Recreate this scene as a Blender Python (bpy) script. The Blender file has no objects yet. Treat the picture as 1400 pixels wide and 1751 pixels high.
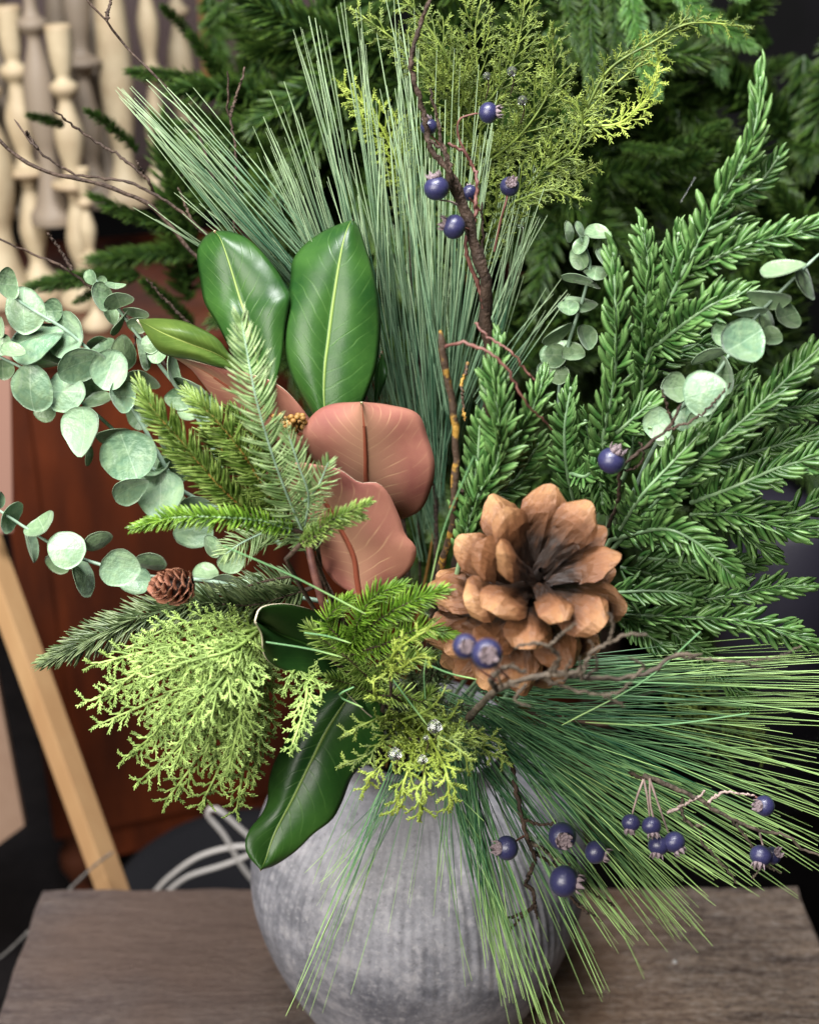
import bpy, math, random
import numpy as np
from mathutils import Vector, Matrix
R = random.Random(7)
rng = np.random.default_rng(7)
SC = bpy.context.scene
COL = SC.collection

# ------------------------------------------------------------------ camera
F = 2300.0                       # focal length in photo pixels (1400 x 1751)
PITCH = math.radians(25.8)
CAM = np.array([-0.009, -1.10, 1.15])
cd = bpy.data.cameras.new('camera'); co = bpy.data.objects.new('camera', cd); COL.objects.link(co)
co.location = CAM; co.rotation_euler = (math.pi/2 - PITCH, 0, 0)
cd.sensor_fit = 'VERTICAL'; cd.sensor_height = 36.0; cd.lens = F/1751*36
cd.clip_start = 0.02; cd.clip_end = 60
cd.dof.use_dof = True; cd.dof.focus_distance = 1.07; cd.dof.aperture_fstop = 4.0
SC.camera = co
FW = np.array([0, math.cos(PITCH), -math.sin(PITCH)]); UP = np.array([0, math.sin(PITCH), math.cos(PITCH)]); RT = np.array([1., 0, 0])

# ------------------------------------------------------------------ light
w = bpy.data.worlds.new('World'); SC.world = w; w.use_nodes = True
w.node_tree.nodes['Background'].inputs[0].default_value = (0.80, 0.90, 1.0, 1)
w.node_tree.nodes['Background'].inputs[1].default_value = 0.022
def area(name, loc, tgt, size, power, col):
    l = bpy.data.lights.new(name, 'AREA'); l.shape = 'RECTANGLE'; l.size, l.size_y = size; l.energy = power; l.color = col
    o = bpy.data.objects.new(name, l); COL.objects.link(o); o.location = loc
    o.rotation_euler = (Vector(tgt)-Vector(loc)).to_track_quat('-Z', 'Y').to_euler()
area('window_light', (-1.35, -2.05, 1.95), (0, 0, .5), (1.9, 1.3), 118, (1.0, .955, .89))
area('ceiling_light', (-.25, -.45, 2.45), (0, 0, .5), (.6, .6), 82, (.98, .98, 1.0))
SC.view_settings.view_transform = 'Standard'; SC.view_settings.look = 'None'
SC.view_settings.exposure = 0.12
SC.cycles.max_bounces = 6; SC.cycles.diffuse_bounces = 2; SC.cycles.glossy_bounces = 3
SC.cycles.transmission_bounces = 5; SC.cycles.use_denoising = True; SC.cycles.caustics_refractive = False; SC.cycles.caustics_reflective = False

# ------------------------------------------------------------------ helpers
def ray(px, py):
    return FW + RT*((px-700)/F) + UP*((875.5-py)/F)
def W(px, py, Y):
    d = ray(px, py); return CAM + d*((Y-CAM[1])/d[1])
def Wz(px, py, Z):
    d = ray(px, py); return CAM + d*((Z-CAM[2])/d[2])
def mpp(p): return float(np.dot(np.asarray(p)-CAM, FW))/F
def unit(v):
    v = np.asarray(v, float); n = np.linalg.norm(v, axis=-1, keepdims=True); return v/np.maximum(n, 1e-9)
def tocam(p): return unit(CAM-np.asarray(p))
def pw(lst, Y=0.0):
    """list of (px,py[,Y]) to world points"""
    return np.array([W(a[0], a[1], a[2] if len(a) > 2 else Y) for a in lst])
def cr(pts, n, ts=None):
    """Catmull-Rom through pts, n samples at equal arc length"""
    P = np.asarray(pts, float)
    if len(P) == 2:
        t = np.linspace(0, 1, n)[:, None]; return P[0]*(1-t)+P[1]*t
    Q = np.vstack([2*P[0]-P[1], P, 2*P[-1]-P[-2]]); out = []
    for i in range(len(P)-1):
        a, b, c, d = Q[i:i+4]
        for t in np.linspace(0, 1, 12, endpoint=False):
            out.append(.5*((2*b)+(c-a)*t+(2*a-5*b+4*c-d)*t*t+(3*b-a-3*c+d)*t**3))
    out.append(P[-1]); out = np.array(out)
    s = np.r_[0, np.cumsum(np.linalg.norm(np.diff(out, axis=0), axis=1))]
    if ts is None: ts = np.linspace(0, 1, n)
    return np.stack([np.interp(np.asarray(ts)*s[-1], s, out[:, k]) for k in range(out.shape[1])], 1)
def tangents(C):
    return unit(np.gradient(C, axis=0))

def link(o, parent=None):
    COL.objects.link(o)
    if parent is not None: o.parent = parent
    return o
def thing(name, label, cat, loc=(0, 0, 0), group=None):
    o = bpy.data.objects.new(name, None); link(o); o.location = tuple(map(float, loc)); o.empty_display_size = .02
    o['label'] = label; o['category'] = cat
    if group: o['group'] = group
    return o
def tag(o, label, cat, group=None):
    o['label'] = label; o['category'] = cat
    if group: o['group'] = group
    return o
def origin_of(parent):
    p = np.zeros(3)
    while parent is not None:
        p = p + np.array(parent.location); parent = parent.parent
    return p
def make_mesh(name, V, Fc, mats, smooth=True, attrs=None):
    me = bpy.data.meshes.new(name)
    V = np.asarray(V, np.float32); Fc = np.asarray(Fc, np.int32); k = Fc.shape[1]
    me.vertices.add(len(V)); me.vertices.foreach_set('co', V.ravel())
    me.loops.add(Fc.size); me.loops.foreach_set('vertex_index', Fc.ravel())
    me.polygons.add(len(Fc)); me.polygons.foreach_set('loop_start', np.arange(0, Fc.size, k, dtype=np.int32))
    me.polygons.foreach_set('use_smooth', np.full(len(Fc), smooth))
    me.update(calc_edges=True)
    for a, v in (attrs or {}).items():
        at = me.attributes.new(a, 'FLOAT', 'POINT'); at.data.foreach_set('value', np.asarray(v, np.float32))
    for m in (mats if isinstance(mats, (list, tuple)) else [mats]): me.materials.append(m)
    return me
def put(name, V, Fc, mats, parent=None, smooth=True, attrs=None, kind=None):
    o = bpy.data.objects.new(name, make_mesh(name, np.asarray(V)-origin_of(parent), Fc, mats, smooth, attrs)); link(o, parent)
    if kind: o['kind'] = kind
    return o
class Geo:
    """collects quads, with per-vertex rnd and u"""
    def __init__(s): s.V = []; s.F = []; s.r = []; s.u = []; s.n = 0
    def add(s, V, Fc, r, u):
        s.V.append(V); s.F.append(np.asarray(Fc)+s.n); s.r.append(r); s.u.append(u); s.n += len(V)
    def blades(s, P, Wd, Th, side, rnd):
        """N curved blades with a diamond section. P N,K,3  Wd,Th N,K  side N,3"""
        N, K, _ = P.shape
        T = unit(np.gradient(P, axis=1)); sd = np.broadcast_to(side[:, None, :], P.shape)
        sd = unit(sd - T*np.sum(sd*T, -1, keepdims=True)); nr = np.cross(T, sd)
        V = np.stack([P+sd*Wd[..., None], P+nr*Th[..., None], P-sd*Wd[..., None], P-nr*Th[..., None]], 2).reshape(-1, 3)
        base = (np.arange(N)[:, None, None]*K + np.arange(K-1)[None, :, None])*4; j = np.arange(4)[None, None, :]
        a = base+j; b = base+(j+1) % 4
        Fc = np.stack([a, b, b+4, a+4], -1).reshape(-1, 4)
        r = np.repeat(rnd, K*4); u = np.tile(np.repeat(np.linspace(0, 1, K), 4), N)
        s.add(V, Fc, r, u)
    def tube(s, path, rad, sides=7, knob=0.0, r=.5):
        C = np.asarray(path); n = len(C); rad = np.broadcast_to(rad, (n,)).astype(float)
        T = tangents(C); a = np.cross(T[0], [0.3, 0.5, .8]); a = unit(a); X = []
        for i in range(n):
            a = unit(a-T[i]*np.dot(a, T[i])); X.append(a)
        X = np.array(X); Y = np.cross(T, X); th = np.linspace(0, 2*np.pi, sides, endpoint=False)
        rr = rad[:, None]*(1+knob*rng.uniform(-1, 1, (n, sides))); rr[-1] *= .35
        V = (C[:, None]+X[:, None]*(np.cos(th)*1)[None, :, None]*rr[..., None]+Y[:, None]*np.sin(th)[None, :, None]*rr[..., None]).reshape(-1, 3)
        i = np.arange(n-1)[:, None]*sides; j = np.arange(sides)[None]
        Fc = np.stack([i+j, i+(j+1) % sides, i+sides+(j+1) % sides, i+sides+j], -1).reshape(-1, 4)
        s.add(V, Fc, np.full(len(V), r), np.repeat(np.linspace(0, 1, n), sides))
    def box(s, M, sx, sy, sz):
        V = np.array([[x, y, z] for x in (-sx/2, sx/2) for y in (-sy/2, sy/2) for z in (-sz/2, sz/2)])
        V = V@np.array(M)[:3, :3].T+np.array(M)[:3, 3]
        s.add(V, [[0, 1, 3, 2], [4, 6, 7, 5], [0, 4, 5, 1], [2, 3, 7, 6], [0, 2, 6, 4], [1, 5, 7, 3]], np.zeros(8), np.zeros(8))
    def lathe(s, prof, c=(0, 0, 0), seg=28, r=.5):
        p = np.array(prof); n = len(p); th = np.linspace(0, 2*np.pi, seg, endpoint=False)
        V = np.stack([p[:, 0][:, None]*np.cos(th), p[:, 0][:, None]*np.sin(th), np.repeat(p[:, 1][:, None], seg, 1)], -1).reshape(-1, 3)+np.array(c)
        i = np.arange(n-1)[:, None]*seg; j = np.arange(seg)[None]
        Fc = np.stack([i+j, i+(j+1) % seg, i+seg+(j+1) % seg, i+seg+j], -1).reshape(-1, 4)
        s.add(V, Fc, np.full(len(V), r), np.repeat(np.linspace(0, 1, n), seg))
    def build(s, name, mat, parent=None, smooth=True, kind=None):
        return put(name, np.vstack(s.V), np.vstack(s.F), mat, parent, smooth,
                   {'rnd': np.concatenate(s.r), 'u': np.concatenate(s.u)}, kind)

# ------------------------------------------------------------------ materials
def newmat(name):
    m = bpy.data.materials.new(name); m.use_nodes = True; nt = m.node_tree
    return m, nt, nt.nodes['Principled BSDF']
def rgba(c): return (c[0], c[1], c[2], 1)
def N(nt, t, **kw):
    n = nt.nodes.new(t)
    for k, v in kw.items(): setattr(n, k, v)
    return n
def mixc(nt, fac, a, b, mode='MIX'):
    n = N(nt, 'ShaderNodeMix', data_type='RGBA', blend_type=mode)
    for sock, v in ((n.inputs[0], fac), (n.inputs[6], a), (n.inputs[7], b)):
        if hasattr(v, 'is_output'): nt.links.new(v, sock)
        elif isinstance(v, (int, float)): sock.default_value = v
        else: sock.default_value = rgba(v)
    return n.outputs[2]
def mth(nt, op, a, b=0.0, c=None, clamp=False):
    n = N(nt, 'ShaderNodeMath', operation=op, use_clamp=clamp)
    for i, v in enumerate((a, b, c)):
        if v is None: continue
        if hasattr(v, 'is_output'): nt.links.new(v, n.inputs[i])
        else: n.inputs[i].default_value = v
    return n.outputs[0]
def ramp(nt, fac, lo, hi):
    n = N(nt, 'ShaderNodeMapRange', clamp=True); nt.links.new(fac, n.inputs[0]); n.inputs[1].default_value = lo; n.inputs[2].default_value = hi
    return n.outputs[0]
def noise(nt, scale, detail=4, coord='Object', stretch=(1, 1, 1), rough=.55, out=0):
    tc = N(nt, 'ShaderNodeTexCoord'); mp = N(nt, 'ShaderNodeMapping'); mp.inputs['Scale'].default_value = stretch
    nt.links.new(tc.outputs[coord], mp.inputs[0])
    n = N(nt, 'ShaderNodeTexNoise'); n.inputs['Scale'].default_value = scale; n.inputs['Detail'].default_value = detail; n.inputs['Roughness'].default_value = rough
    nt.links.new(mp.outputs[0], n.inputs[0]); return n.outputs[out]
def attr(nt, name):
    return N(nt, 'ShaderNodeAttribute', attribute_name=name).outputs['Fac']
def bump(nt, bs, h, strength=.3, dist=.001):
    b = N(nt, 'ShaderNodeBump'); b.inputs['Strength'].default_value = strength; b.inputs['Distance'].default_value = dist
    nt.links.new(h, b.inputs['Height']); nt.links.new(b.outputs[0], bs.inputs['Normal'])
def foliage(name, dark, light, tip=None, rough=.45, objrand=False, base=None, spec=.5, transl=0.0):
    m, nt, bs = newmat(name)
    r = N(nt, 'ShaderNodeObjectInfo').outputs['Random'] if objrand else attr(nt, 'rnd')
    c = mixc(nt, r, dark, light)
    if tip is not None: c = mixc(nt, ramp(nt, attr(nt, 'u'), .55, 1.05), c, tip)
    if base is not None: c = mixc(nt, ramp(nt, attr(nt, 'u'), .35, 0.0), c, base)
    nz = noise(nt, 90, 3)
    if 'long' not in name and 'blue' not in name: c = mixc(nt, ramp(nt, nz, .62, .38), c, tuple(x*.72 for x in dark))
    nt.links.new(c, bs.inputs['Base Color']); bs.inputs['Roughness'].default_value = rough; bs.inputs['Specular IOR Level'].default_value = spec
    if transl:
        tr = N(nt, 'ShaderNodeBsdfTranslucent'); nt.links.new(c, tr.inputs[0]); mx = N(nt, 'ShaderNodeMixShader'); mx.inputs[0].default_value = transl
        nt.links.new(bs.outputs[0], mx.inputs[1]); nt.links.new(tr.outputs[0], mx.inputs[2]); nt.links.new(mx.outputs[0], nt.nodes['Material Output'].inputs[0])
    return m
M = {}
M['needle_up'] = foliage('pale_blue_green_needle', (.04, .13, .07), (.32, .50, .30), (.60, .78, .46), .38, transl=.1)
M['needle_low'] = foliage('fresh_green_long_needle', (.02, .10, .045), (.20, .41, .17), (.54, .80, .27), .38, transl=.1)
M['norfolk'] = foliage('rubbery_green_needle', (.042, .125, .026), (.185, .355, .098), (.25, .41, .14), .36, objrand=True)
M['norfolk_m'] = foliage('rubbery_green_needle_back', (.042, .125, .026), (.185, .355, .098), (.25, .41, .14), .36)
M['norfolk_stem'] = foliage('grey_green_stem', (.18, .30, .15), (.26, .38, .20), None, .4)
M['fir_pale'] = foliage('pale_fir_needle', (.20, .33, .11), (.44, .58, .28), (.50, .62, .32), .36, transl=.1)
M['fir_mid'] = foliage('yellow_green_fir_needle', (.12, .22, .03), (.38, .52, .13), (.46, .60, .18), .36, transl=.1)
M['fir_rich'] = foliage('rich_green_fir_needle', (.11, .24, .02), (.27, .47, .05), (.34, .52, .08), .36)
M['fir_olive'] = foliage('olive_fir_needle', (.055, .095, .03), (.21, .28, .12), (.28, .34, .16), .4)
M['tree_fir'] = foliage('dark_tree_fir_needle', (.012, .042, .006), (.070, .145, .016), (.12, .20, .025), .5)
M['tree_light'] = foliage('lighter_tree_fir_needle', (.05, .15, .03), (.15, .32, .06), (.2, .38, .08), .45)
M['cedar_olive'] = foliage('olive_cedar', (.09, .14, .02), (.25, .33, .06), (.34, .42, .09), .5)
M['cedar_lime'] = foliage('lime_cypress', (.26, .40, .09), (.50, .70, .19), (.62, .80, .26), .5, transl=.12)
M['cedar_yellow'] = foliage('yellow_green_cedar', (.24, .33, .04), (.40, .50, .09), (.50, .58, .12), .5)
M['twig'] = foliage('brown_twig', (.045, .025, .015), (.09, .055, .035), None, .75)
M['twig_grey'] = foliage('grey_brown_twig', (.09, .07, .05), (.17, .13, .09), None, .75)
M['stalk'] = foliage('reddish_stalk', (.16, .06, .05), (.22, .10, .07), None, .6)
M['stalk_pale'] = foliage('pale_pink_stalk', (.40, .30, .27), (.5, .38, .33), None, .7)
M['orange_stem'] = foliage('orange_brown_stem', (.30, .15, .03), (.36, .20, .05), None, .6)
M['euc_stem'] = foliage('pale_green_stem', (.25, .38, .27), (.35, .48, .36), None, .5)
for k in ('twig', 'twig_grey'):
    nt = M[k].node_tree; bump(nt, nt.nodes['Principled BSDF'], noise(nt, 260, 5), .9, .003)

def mat_mossy():
    m, nt, bs = newmat('mossy_brown_twig')
    f = ramp(nt, noise(nt, 55, 4), .52, .60); c = mixc(nt, f, (.06, .035, .02), (.36, .20, .03))
    nt.links.new(c, bs.inputs['Base Color']); bs.inputs['Roughness'].default_value = .7; bump(nt, bs, noise(nt, 260, 5), .8, .002); return m
M['mossy'] = mat_mossy()

def mat_magnolia(name, base, base2, rib, vein, rough, veinamt, bumpk=.35):
    m, nt, bs = newmat(name)
    lu, lv = attr(nt, 'lu'), attr(nt, 'lv'); av = mth(nt, 'ABSOLUTE', lv)
    # side veins sweep towards the tip as they leave the midrib
    wob = mth(nt, 'MULTIPLY', noise(nt, 22, 2), .10)
    ph = mth(nt, 'ADD', mth(nt, 'ADD', mth(nt, 'MULTIPLY', lu, 1.0), mth(nt, 'MULTIPLY', mth(nt, 'POWER', av, 1.15), .20)), wob)
    fr = mth(nt, 'FRACT', mth(nt, 'MULTIPLY', ph, 15.0))
    d = mth(nt, 'ABSOLUTE', mth(nt, 'SUBTRACT', fr, .5))
    v = mth(nt, 'MULTIPLY', ramp(nt, d, .10, .0), ramp(nt, av, .98, .55))
    v2 = mth(nt, 'MULTIPLY', v, ramp(nt, noise(nt, 45, 2), .38, .62))
    nz = noise(nt, 26, 5)
    c = mixc(nt, ramp(nt, nz, .3, .7), base, base2)
    c = mixc(nt, mth(nt, 'MULTIPLY', v2, veinamt), c, vein)
    if 'copper' in name: c = mixc(nt, mth(nt, 'MULTIPLY', ramp(nt, mth(nt, 'ADD', av, mth(nt, 'MULTIPLY', nz, .5)), .85, .25), .7), c, (.40, .23, .14))
    mr = ramp(nt, av, .038, .012); c = mixc(nt, mr, c, rib)
    nt.links.new(c, bs.inputs['Base Color']); bs.inputs['Roughness'].default_value = rough; bs.inputs['Specular IOR Level'].default_value = .30
    h = mth(nt, 'ADD', mth(nt, 'MULTIPLY', v2, -.12), mth(nt, 'ADD', mth(nt, 'MULTIPLY', noise(nt, 60, 3), .35), mth(nt, 'MULTIPLY', noise(nt, 18, 2), 1.2)))
    h = mth(nt, 'ADD', h, mth(nt, 'MULTIPLY', mr, .6))
    bump(nt, bs, h, bumpk, .0022); return m
M['mag_green'] = mat_magnolia('glossy_magnolia_top', (.010, .044, .008), (.034, .095, .016), (.22, .31, .08), (.10, .20, .05), .37, .35, .5)
M['mag_olive'] = mat_magnolia('olive_magnolia_top', (.035, .075, .012), (.11, .16, .03), (.28, .34, .09), (.16, .26, .06), .33, .3, .22)
M['mag_shaded'] = mat_magnolia('shade_darkened_magnolia_top', (.010, .040, .008), (.02, .065, .012), (.06, .16, .03), (.04, .10, .02), .35, .3, .2)  # magnolia green darkened so the colour carries the shadow on the leaf
M['mag_brown'] = mat_magnolia('copper_magnolia_underside', (.24, .082, .066), (.34, .150, .100), (.30, .07, .035), (.58, .36, .20), .55, .6, .15)
def plain(name, c, rough=.5, metal=0.0, **kw):
    m, nt, bs = newmat(name); bs.inputs['Base Color'].default_value = rgba(c); bs.inputs['Roughness'].default_value = rough; bs.inputs['Metallic'].default_value = metal
    for k, v in kw.items(): bs.inputs[k].default_value = v
    return m
M['rim'] = plain('cream_leaf_rim', (.70, .62, .45), .5)
M['rib_brown'] = plain('red_brown_midrib', (.24, .06, .03), .55)
def mat_euc(name, a, b, vein):
    m, nt, bs = newmat(name); r = N(nt, 'ShaderNodeObjectInfo').outputs['Random']
    c = mixc(nt, r, a, b); tc = N(nt, 'ShaderNodeTexCoord'); sx = N(nt, 'ShaderNodeSeparateXYZ'); nt.links.new(tc.outputs['Object'], sx.inputs[0])
    c = mixc(nt, mth(nt, 'MULTIPLY', ramp(nt, noise(nt, 2.2, 5), .42, .68), .45), c, (.30, .42, .22))
    c = mixc(nt, mth(nt, 'MULTIPLY', ramp(nt, noise(nt, 3, 3), .60, .85), .25), c, (.55, .66, .56))
    ax = mth(nt, 'ABSOLUTE', sx.outputs[0]); c = mixc(nt, mth(nt, 'MULTIPLY', ramp(nt, ax, .035, .008), .45), c, vein)
    ln = N(nt, 'ShaderNodeVectorMath', operation='LENGTH'); nt.links.new(tc.outputs['Object'], ln.inputs[0])
    c = mixc(nt, mth(nt, 'MULTIPLY', ramp(nt, ln.outputs['Value'], .96, 1.02), .2), c, vein)
    nt.links.new(c, bs.inputs['Base Color']); bs.inputs['Roughness'].default_value = .42; bs.inputs['Sheen Weight'].default_value = .15
    bump(nt, bs, noise(nt, 2.5, 3), .12, .05); return m
M['euc'] = mat_euc('silver_green_eucalyptus', (.105, .20, .115), (.22, .34, .21), (.34, .47, .32))
M['euc_dark'] = mat_euc('grey_green_eucalyptus', (.10, .18, .09), (.19, .29, .15), (.34, .44, .30))
def mat_cone(name, tip, mid, dark, lo=.25, hi=.75):
    m, nt, bs = newmat(name); tc = N(nt, 'ShaderNodeTexCoord'); sx = N(nt, 'ShaderNodeSeparateXYZ'); nt.links.new(tc.outputs['Object'], sx.inputs[0])
    r = N(nt, 'ShaderNodeObjectInfo').outputs['Random']
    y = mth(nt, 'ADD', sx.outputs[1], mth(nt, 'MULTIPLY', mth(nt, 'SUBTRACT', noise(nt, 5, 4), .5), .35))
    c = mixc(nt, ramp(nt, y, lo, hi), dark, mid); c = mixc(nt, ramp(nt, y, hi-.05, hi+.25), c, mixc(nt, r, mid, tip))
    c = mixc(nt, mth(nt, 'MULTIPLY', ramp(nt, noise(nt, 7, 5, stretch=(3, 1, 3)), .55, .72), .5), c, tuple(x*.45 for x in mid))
    nt.links.new(c, bs.inputs['Base Color']); bs.inputs['Roughness'].default_value = .42
    bump(nt, bs, noise(nt, 5, 7, stretch=(5, 1, 5), rough=.7), .35, .035); return m
M['cone'] = mat_cone('pine_cone_scale', (.58, .33, .15), (.20, .082, .033), (.018, .009, .005), .40, .82)
M['cone_small'] = mat_cone('small_cone_scale', (.42, .19, .11), (.27, .10, .055), (.05, .02, .012), .1, .5)
M['cone_core'] = plain('cone_core', (.015, .008, .005), .8)
def mat_berry():
    m, nt, bs = newmat('dark_blue_berry')
    c = mixc(nt, mth(nt, 'MULTIPLY', ramp(nt, noise(nt, 90, 6), .48, .64), .75), (.010, .010, .055), (.12, .12, .22))
    nt.links.new(c, bs.inputs['Base Color']); bs.inputs['Roughness'].default_value = .28; bs.inputs['Coat Weight'].default_value = .25
    bump(nt, bs, noise(nt, 220, 3), .2, .001); return m
M['berry'] = mat_berry()
def mat_calyx():
    m, nt, bs = newmat('dusty_pink_calyx'); c = mixc(nt, ramp(nt, noise(nt, 300, 4), .35, .65), (.16, .08, .09), (.62, .52, .55))
    nt.links.new(c, bs.inputs['Base Color']); bs.inputs['Roughness'].default_value = .85; bump(nt, bs, noise(nt, 400, 3), .8, .002); return m
M['calyx'] = mat_calyx()
M['glass'] = plain('clear_crystal', (.9, .92, .95), .03, **{'Transmission Weight': .95, 'IOR': 1.5})
def mat_wood(name, a, b, c3, sc, stretch, rough=.5, bmp=.4, dist=.004, coat=0):
    m, nt, bs = newmat(name)
    n1 = noise(nt, sc, 8, stretch=stretch, rough=.62); n2 = noise(nt, 3.2, 4)
    c = mixc(nt, ramp(nt, n1, .3, .7), a, b); c = mixc(nt, mth(nt, 'MULTIPLY', ramp(nt, n2, .4, .7), .6), c, c3)
    nt.links.new(c, bs.inputs['Base Color']); bs.inputs['Roughness'].default_value = rough; bs.inputs['Coat Weight'].default_value = coat
    bump(nt, bs, n1, bmp, dist); return m
M['easel'] = mat_wood('pale_pine_wood', (.42, .24, .11), (.50, .31, .15), (.38, .20, .10), 30, (1, 1, .08), .5, .1)
M['cabinet'] = mat_wood('polished_mahogany', (.020, .006, .004), (.150, .030, .008), (.050, .014, .006), 5, (2.2, 2.2, .45), .36, .15, .002, .2)
M['cabinet_foot'] = plain('dark_foot', (.08, .025, .012), .35)
M['shelf'] = plain('dark_plum_shelf', (.07, .04, .04), .4)
M['pinkish'] = plain('pinkish_tan_card', (.36, .20, .15), .6)
M['tan'] = mat_wood('tan_board', (.30, .19, .13), (.36, .24, .17), (.26, .16, .11), 14, (1, 1, 1), .6, .1)
M['cord'] = plain('white_cord', (.40, .38, .36), .5)
M['silver'] = plain('silver_beads', (.16, .15, .14), .5, .6)
M['floor'] = mat_wood('near_black_floor', (.006, .005, .005), (.016, .013, .013), (.010, .009, .010), 20, (1, 1, 1), .85, .3); M['floor'].node_tree.nodes['Principled BSDF'].inputs['Specular IOR Level'].default_value = .1
def mat_candle():
    m, nt, bs = newmat('aged_cream_paint'); n1 = noise(nt, 18, 5); geo = N(nt, 'ShaderNodeNewGeometry')
    c = mixc(nt, ramp(nt, n1, .38, .68), (.52, .43, .28), (.38, .29, .18)); c = mixc(nt, mth(nt, 'MULTIPLY', ramp(nt, geo.outputs['Pointiness'], .53, .60), .7), c, (.33, .22, .13))
    nt.links.new(c, bs.inputs['Base Color']); bs.inputs['Roughness'].default_value = .6; bump(nt, bs, n1, .3, .002); return m
M['candle'] = mat_candle()
M['candle_dim'] = plain('dimmed_cream_paint', (.24, .19, .14), .6)  # cream paint darkened, the dimness of the rear row put into the colour

def mat_table():
    m, nt, bs = newmat('weathered_table_wood')
    g = noise(nt, 9, 9, stretch=(1.0, 8, 1), rough=.72); g2 = noise(nt, 60, 6, stretch=(1.0, 5, 1), rough=.7); big = noise(nt, 2.6, 3)
    c = mixc(nt, ramp(nt, g, .36, .64), (.085, .055, .042), (.42, .31, .23))
    c = mixc(nt, mth(nt, 'MULTIPLY', ramp(nt, g2, .53, .64), .85), c, (.50, .43, .38))
    c = mixc(nt, mth(nt, 'MULTIPLY', ramp(nt, g2, .47, .36), .85), c, (.07, .05, .047))
    g3 = noise(nt, 130, 5, stretch=(1, 1.8, 1), rough=.8)
    c = mixc(nt, mth(nt, 'MULTIPLY', ramp(nt, g3, .52, .66), .75), c, (.50, .42, .37)); c = mixc(nt, mth(nt, 'MULTIPLY', ramp(nt, g3, .46, .36), .75), c, (.055, .04, .037))
    c = mixc(nt, mth(nt, 'MULTIPLY', ramp(nt, big, .42, .58), .7), c, (.34, .19, .10))
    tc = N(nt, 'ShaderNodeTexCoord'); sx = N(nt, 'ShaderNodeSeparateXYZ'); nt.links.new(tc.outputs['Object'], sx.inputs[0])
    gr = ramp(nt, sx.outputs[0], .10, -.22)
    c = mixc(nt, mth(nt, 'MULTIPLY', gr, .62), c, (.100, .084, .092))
    nt.links.new(c, bs.inputs['Base Color']); bs.inputs['Roughness'].default_value = .52
    h = mth(nt, 'ADD', mth(nt, 'ADD', g, mth(nt, 'MULTIPLY', g2, .6)), mth(nt, 'MULTIPLY', g3, .35)); bump(nt, bs, h, 1.0, .012); return m
M['table'] = mat_table()
def mat_vase():
    m, nt, bs = newmat('mottled_grey_stoneware')
    a = noise(nt, 17, 9, rough=.75); b = noise(nt, 42, 8, rough=.78); f = noise(nt, 4, 3)
    c = mixc(nt, ramp(nt, a, .40, .60), (.10, .105, .130), (.30, .30, .335))
    c = mixc(nt, mth(nt, 'MULTIPLY', ramp(nt, b, .50, .62), .6), c, (.44, .425, .45))
    c = mixc(nt, mth(nt, 'MULTIPLY', ramp(nt, b, .46, .34), .6), c, (.09, .088, .10))
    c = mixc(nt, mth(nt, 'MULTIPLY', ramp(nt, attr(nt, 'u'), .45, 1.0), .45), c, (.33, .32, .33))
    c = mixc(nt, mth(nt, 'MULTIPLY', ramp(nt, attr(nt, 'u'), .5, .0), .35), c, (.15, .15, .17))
    nt.links.new(c, bs.inputs['Base Color']); bs.inputs['Roughness'].default_value = .62
    f2 = noise(nt, 190, 4, rough=.8); c = mixc(nt, mth(nt, 'MULTIPLY', ramp(nt, f2, .58, .66), .5), c, (.50, .49, .50)); c = mixc(nt, mth(nt, 'MULTIPLY', ramp(nt, f2, .42, .34), .55), c, (.06, .06, .07)); nt.links.new(c, bs.inputs['Base Color'])
    bump(nt, bs, mth(nt, 'ADD', a, mth(nt, 'MULTIPLY', b, .7)), .5, .004); return m
M['vase'] = mat_vase()
def mat_wall():
    m, nt, bs = newmat('dark_plum_wall'); c = mixc(nt, ramp(nt, noise(nt, 3.5, 3), .45, .65), (.002, .002, .003), (.008, .006, .010))
    nt.links.new(c, bs.inputs['Base Color']); bs.inputs['Roughness'].default_value = .8; return m
M['wall'] = mat_wall()

# ------------------------------------------------------------------ setting
def quad(name, pts, mat, kind):
    o = put(name, np.array(pts, float), [[0, 1, 2, 3]], mat, None, False); o['kind'] = kind; return o
quad('floor', [(-4, -2.2, -.62), (4, -2.2, -.62), (4, 3.4, -.62), (-4, 3.4, -.62)], M['floor'], 'structure')
quad('wall', [(-4, 3.4, -.62), (4, 3.4, -.62), (4, 3.4, 3), (-4, 3.4, 3)], M['wall'], 'structure')

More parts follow.
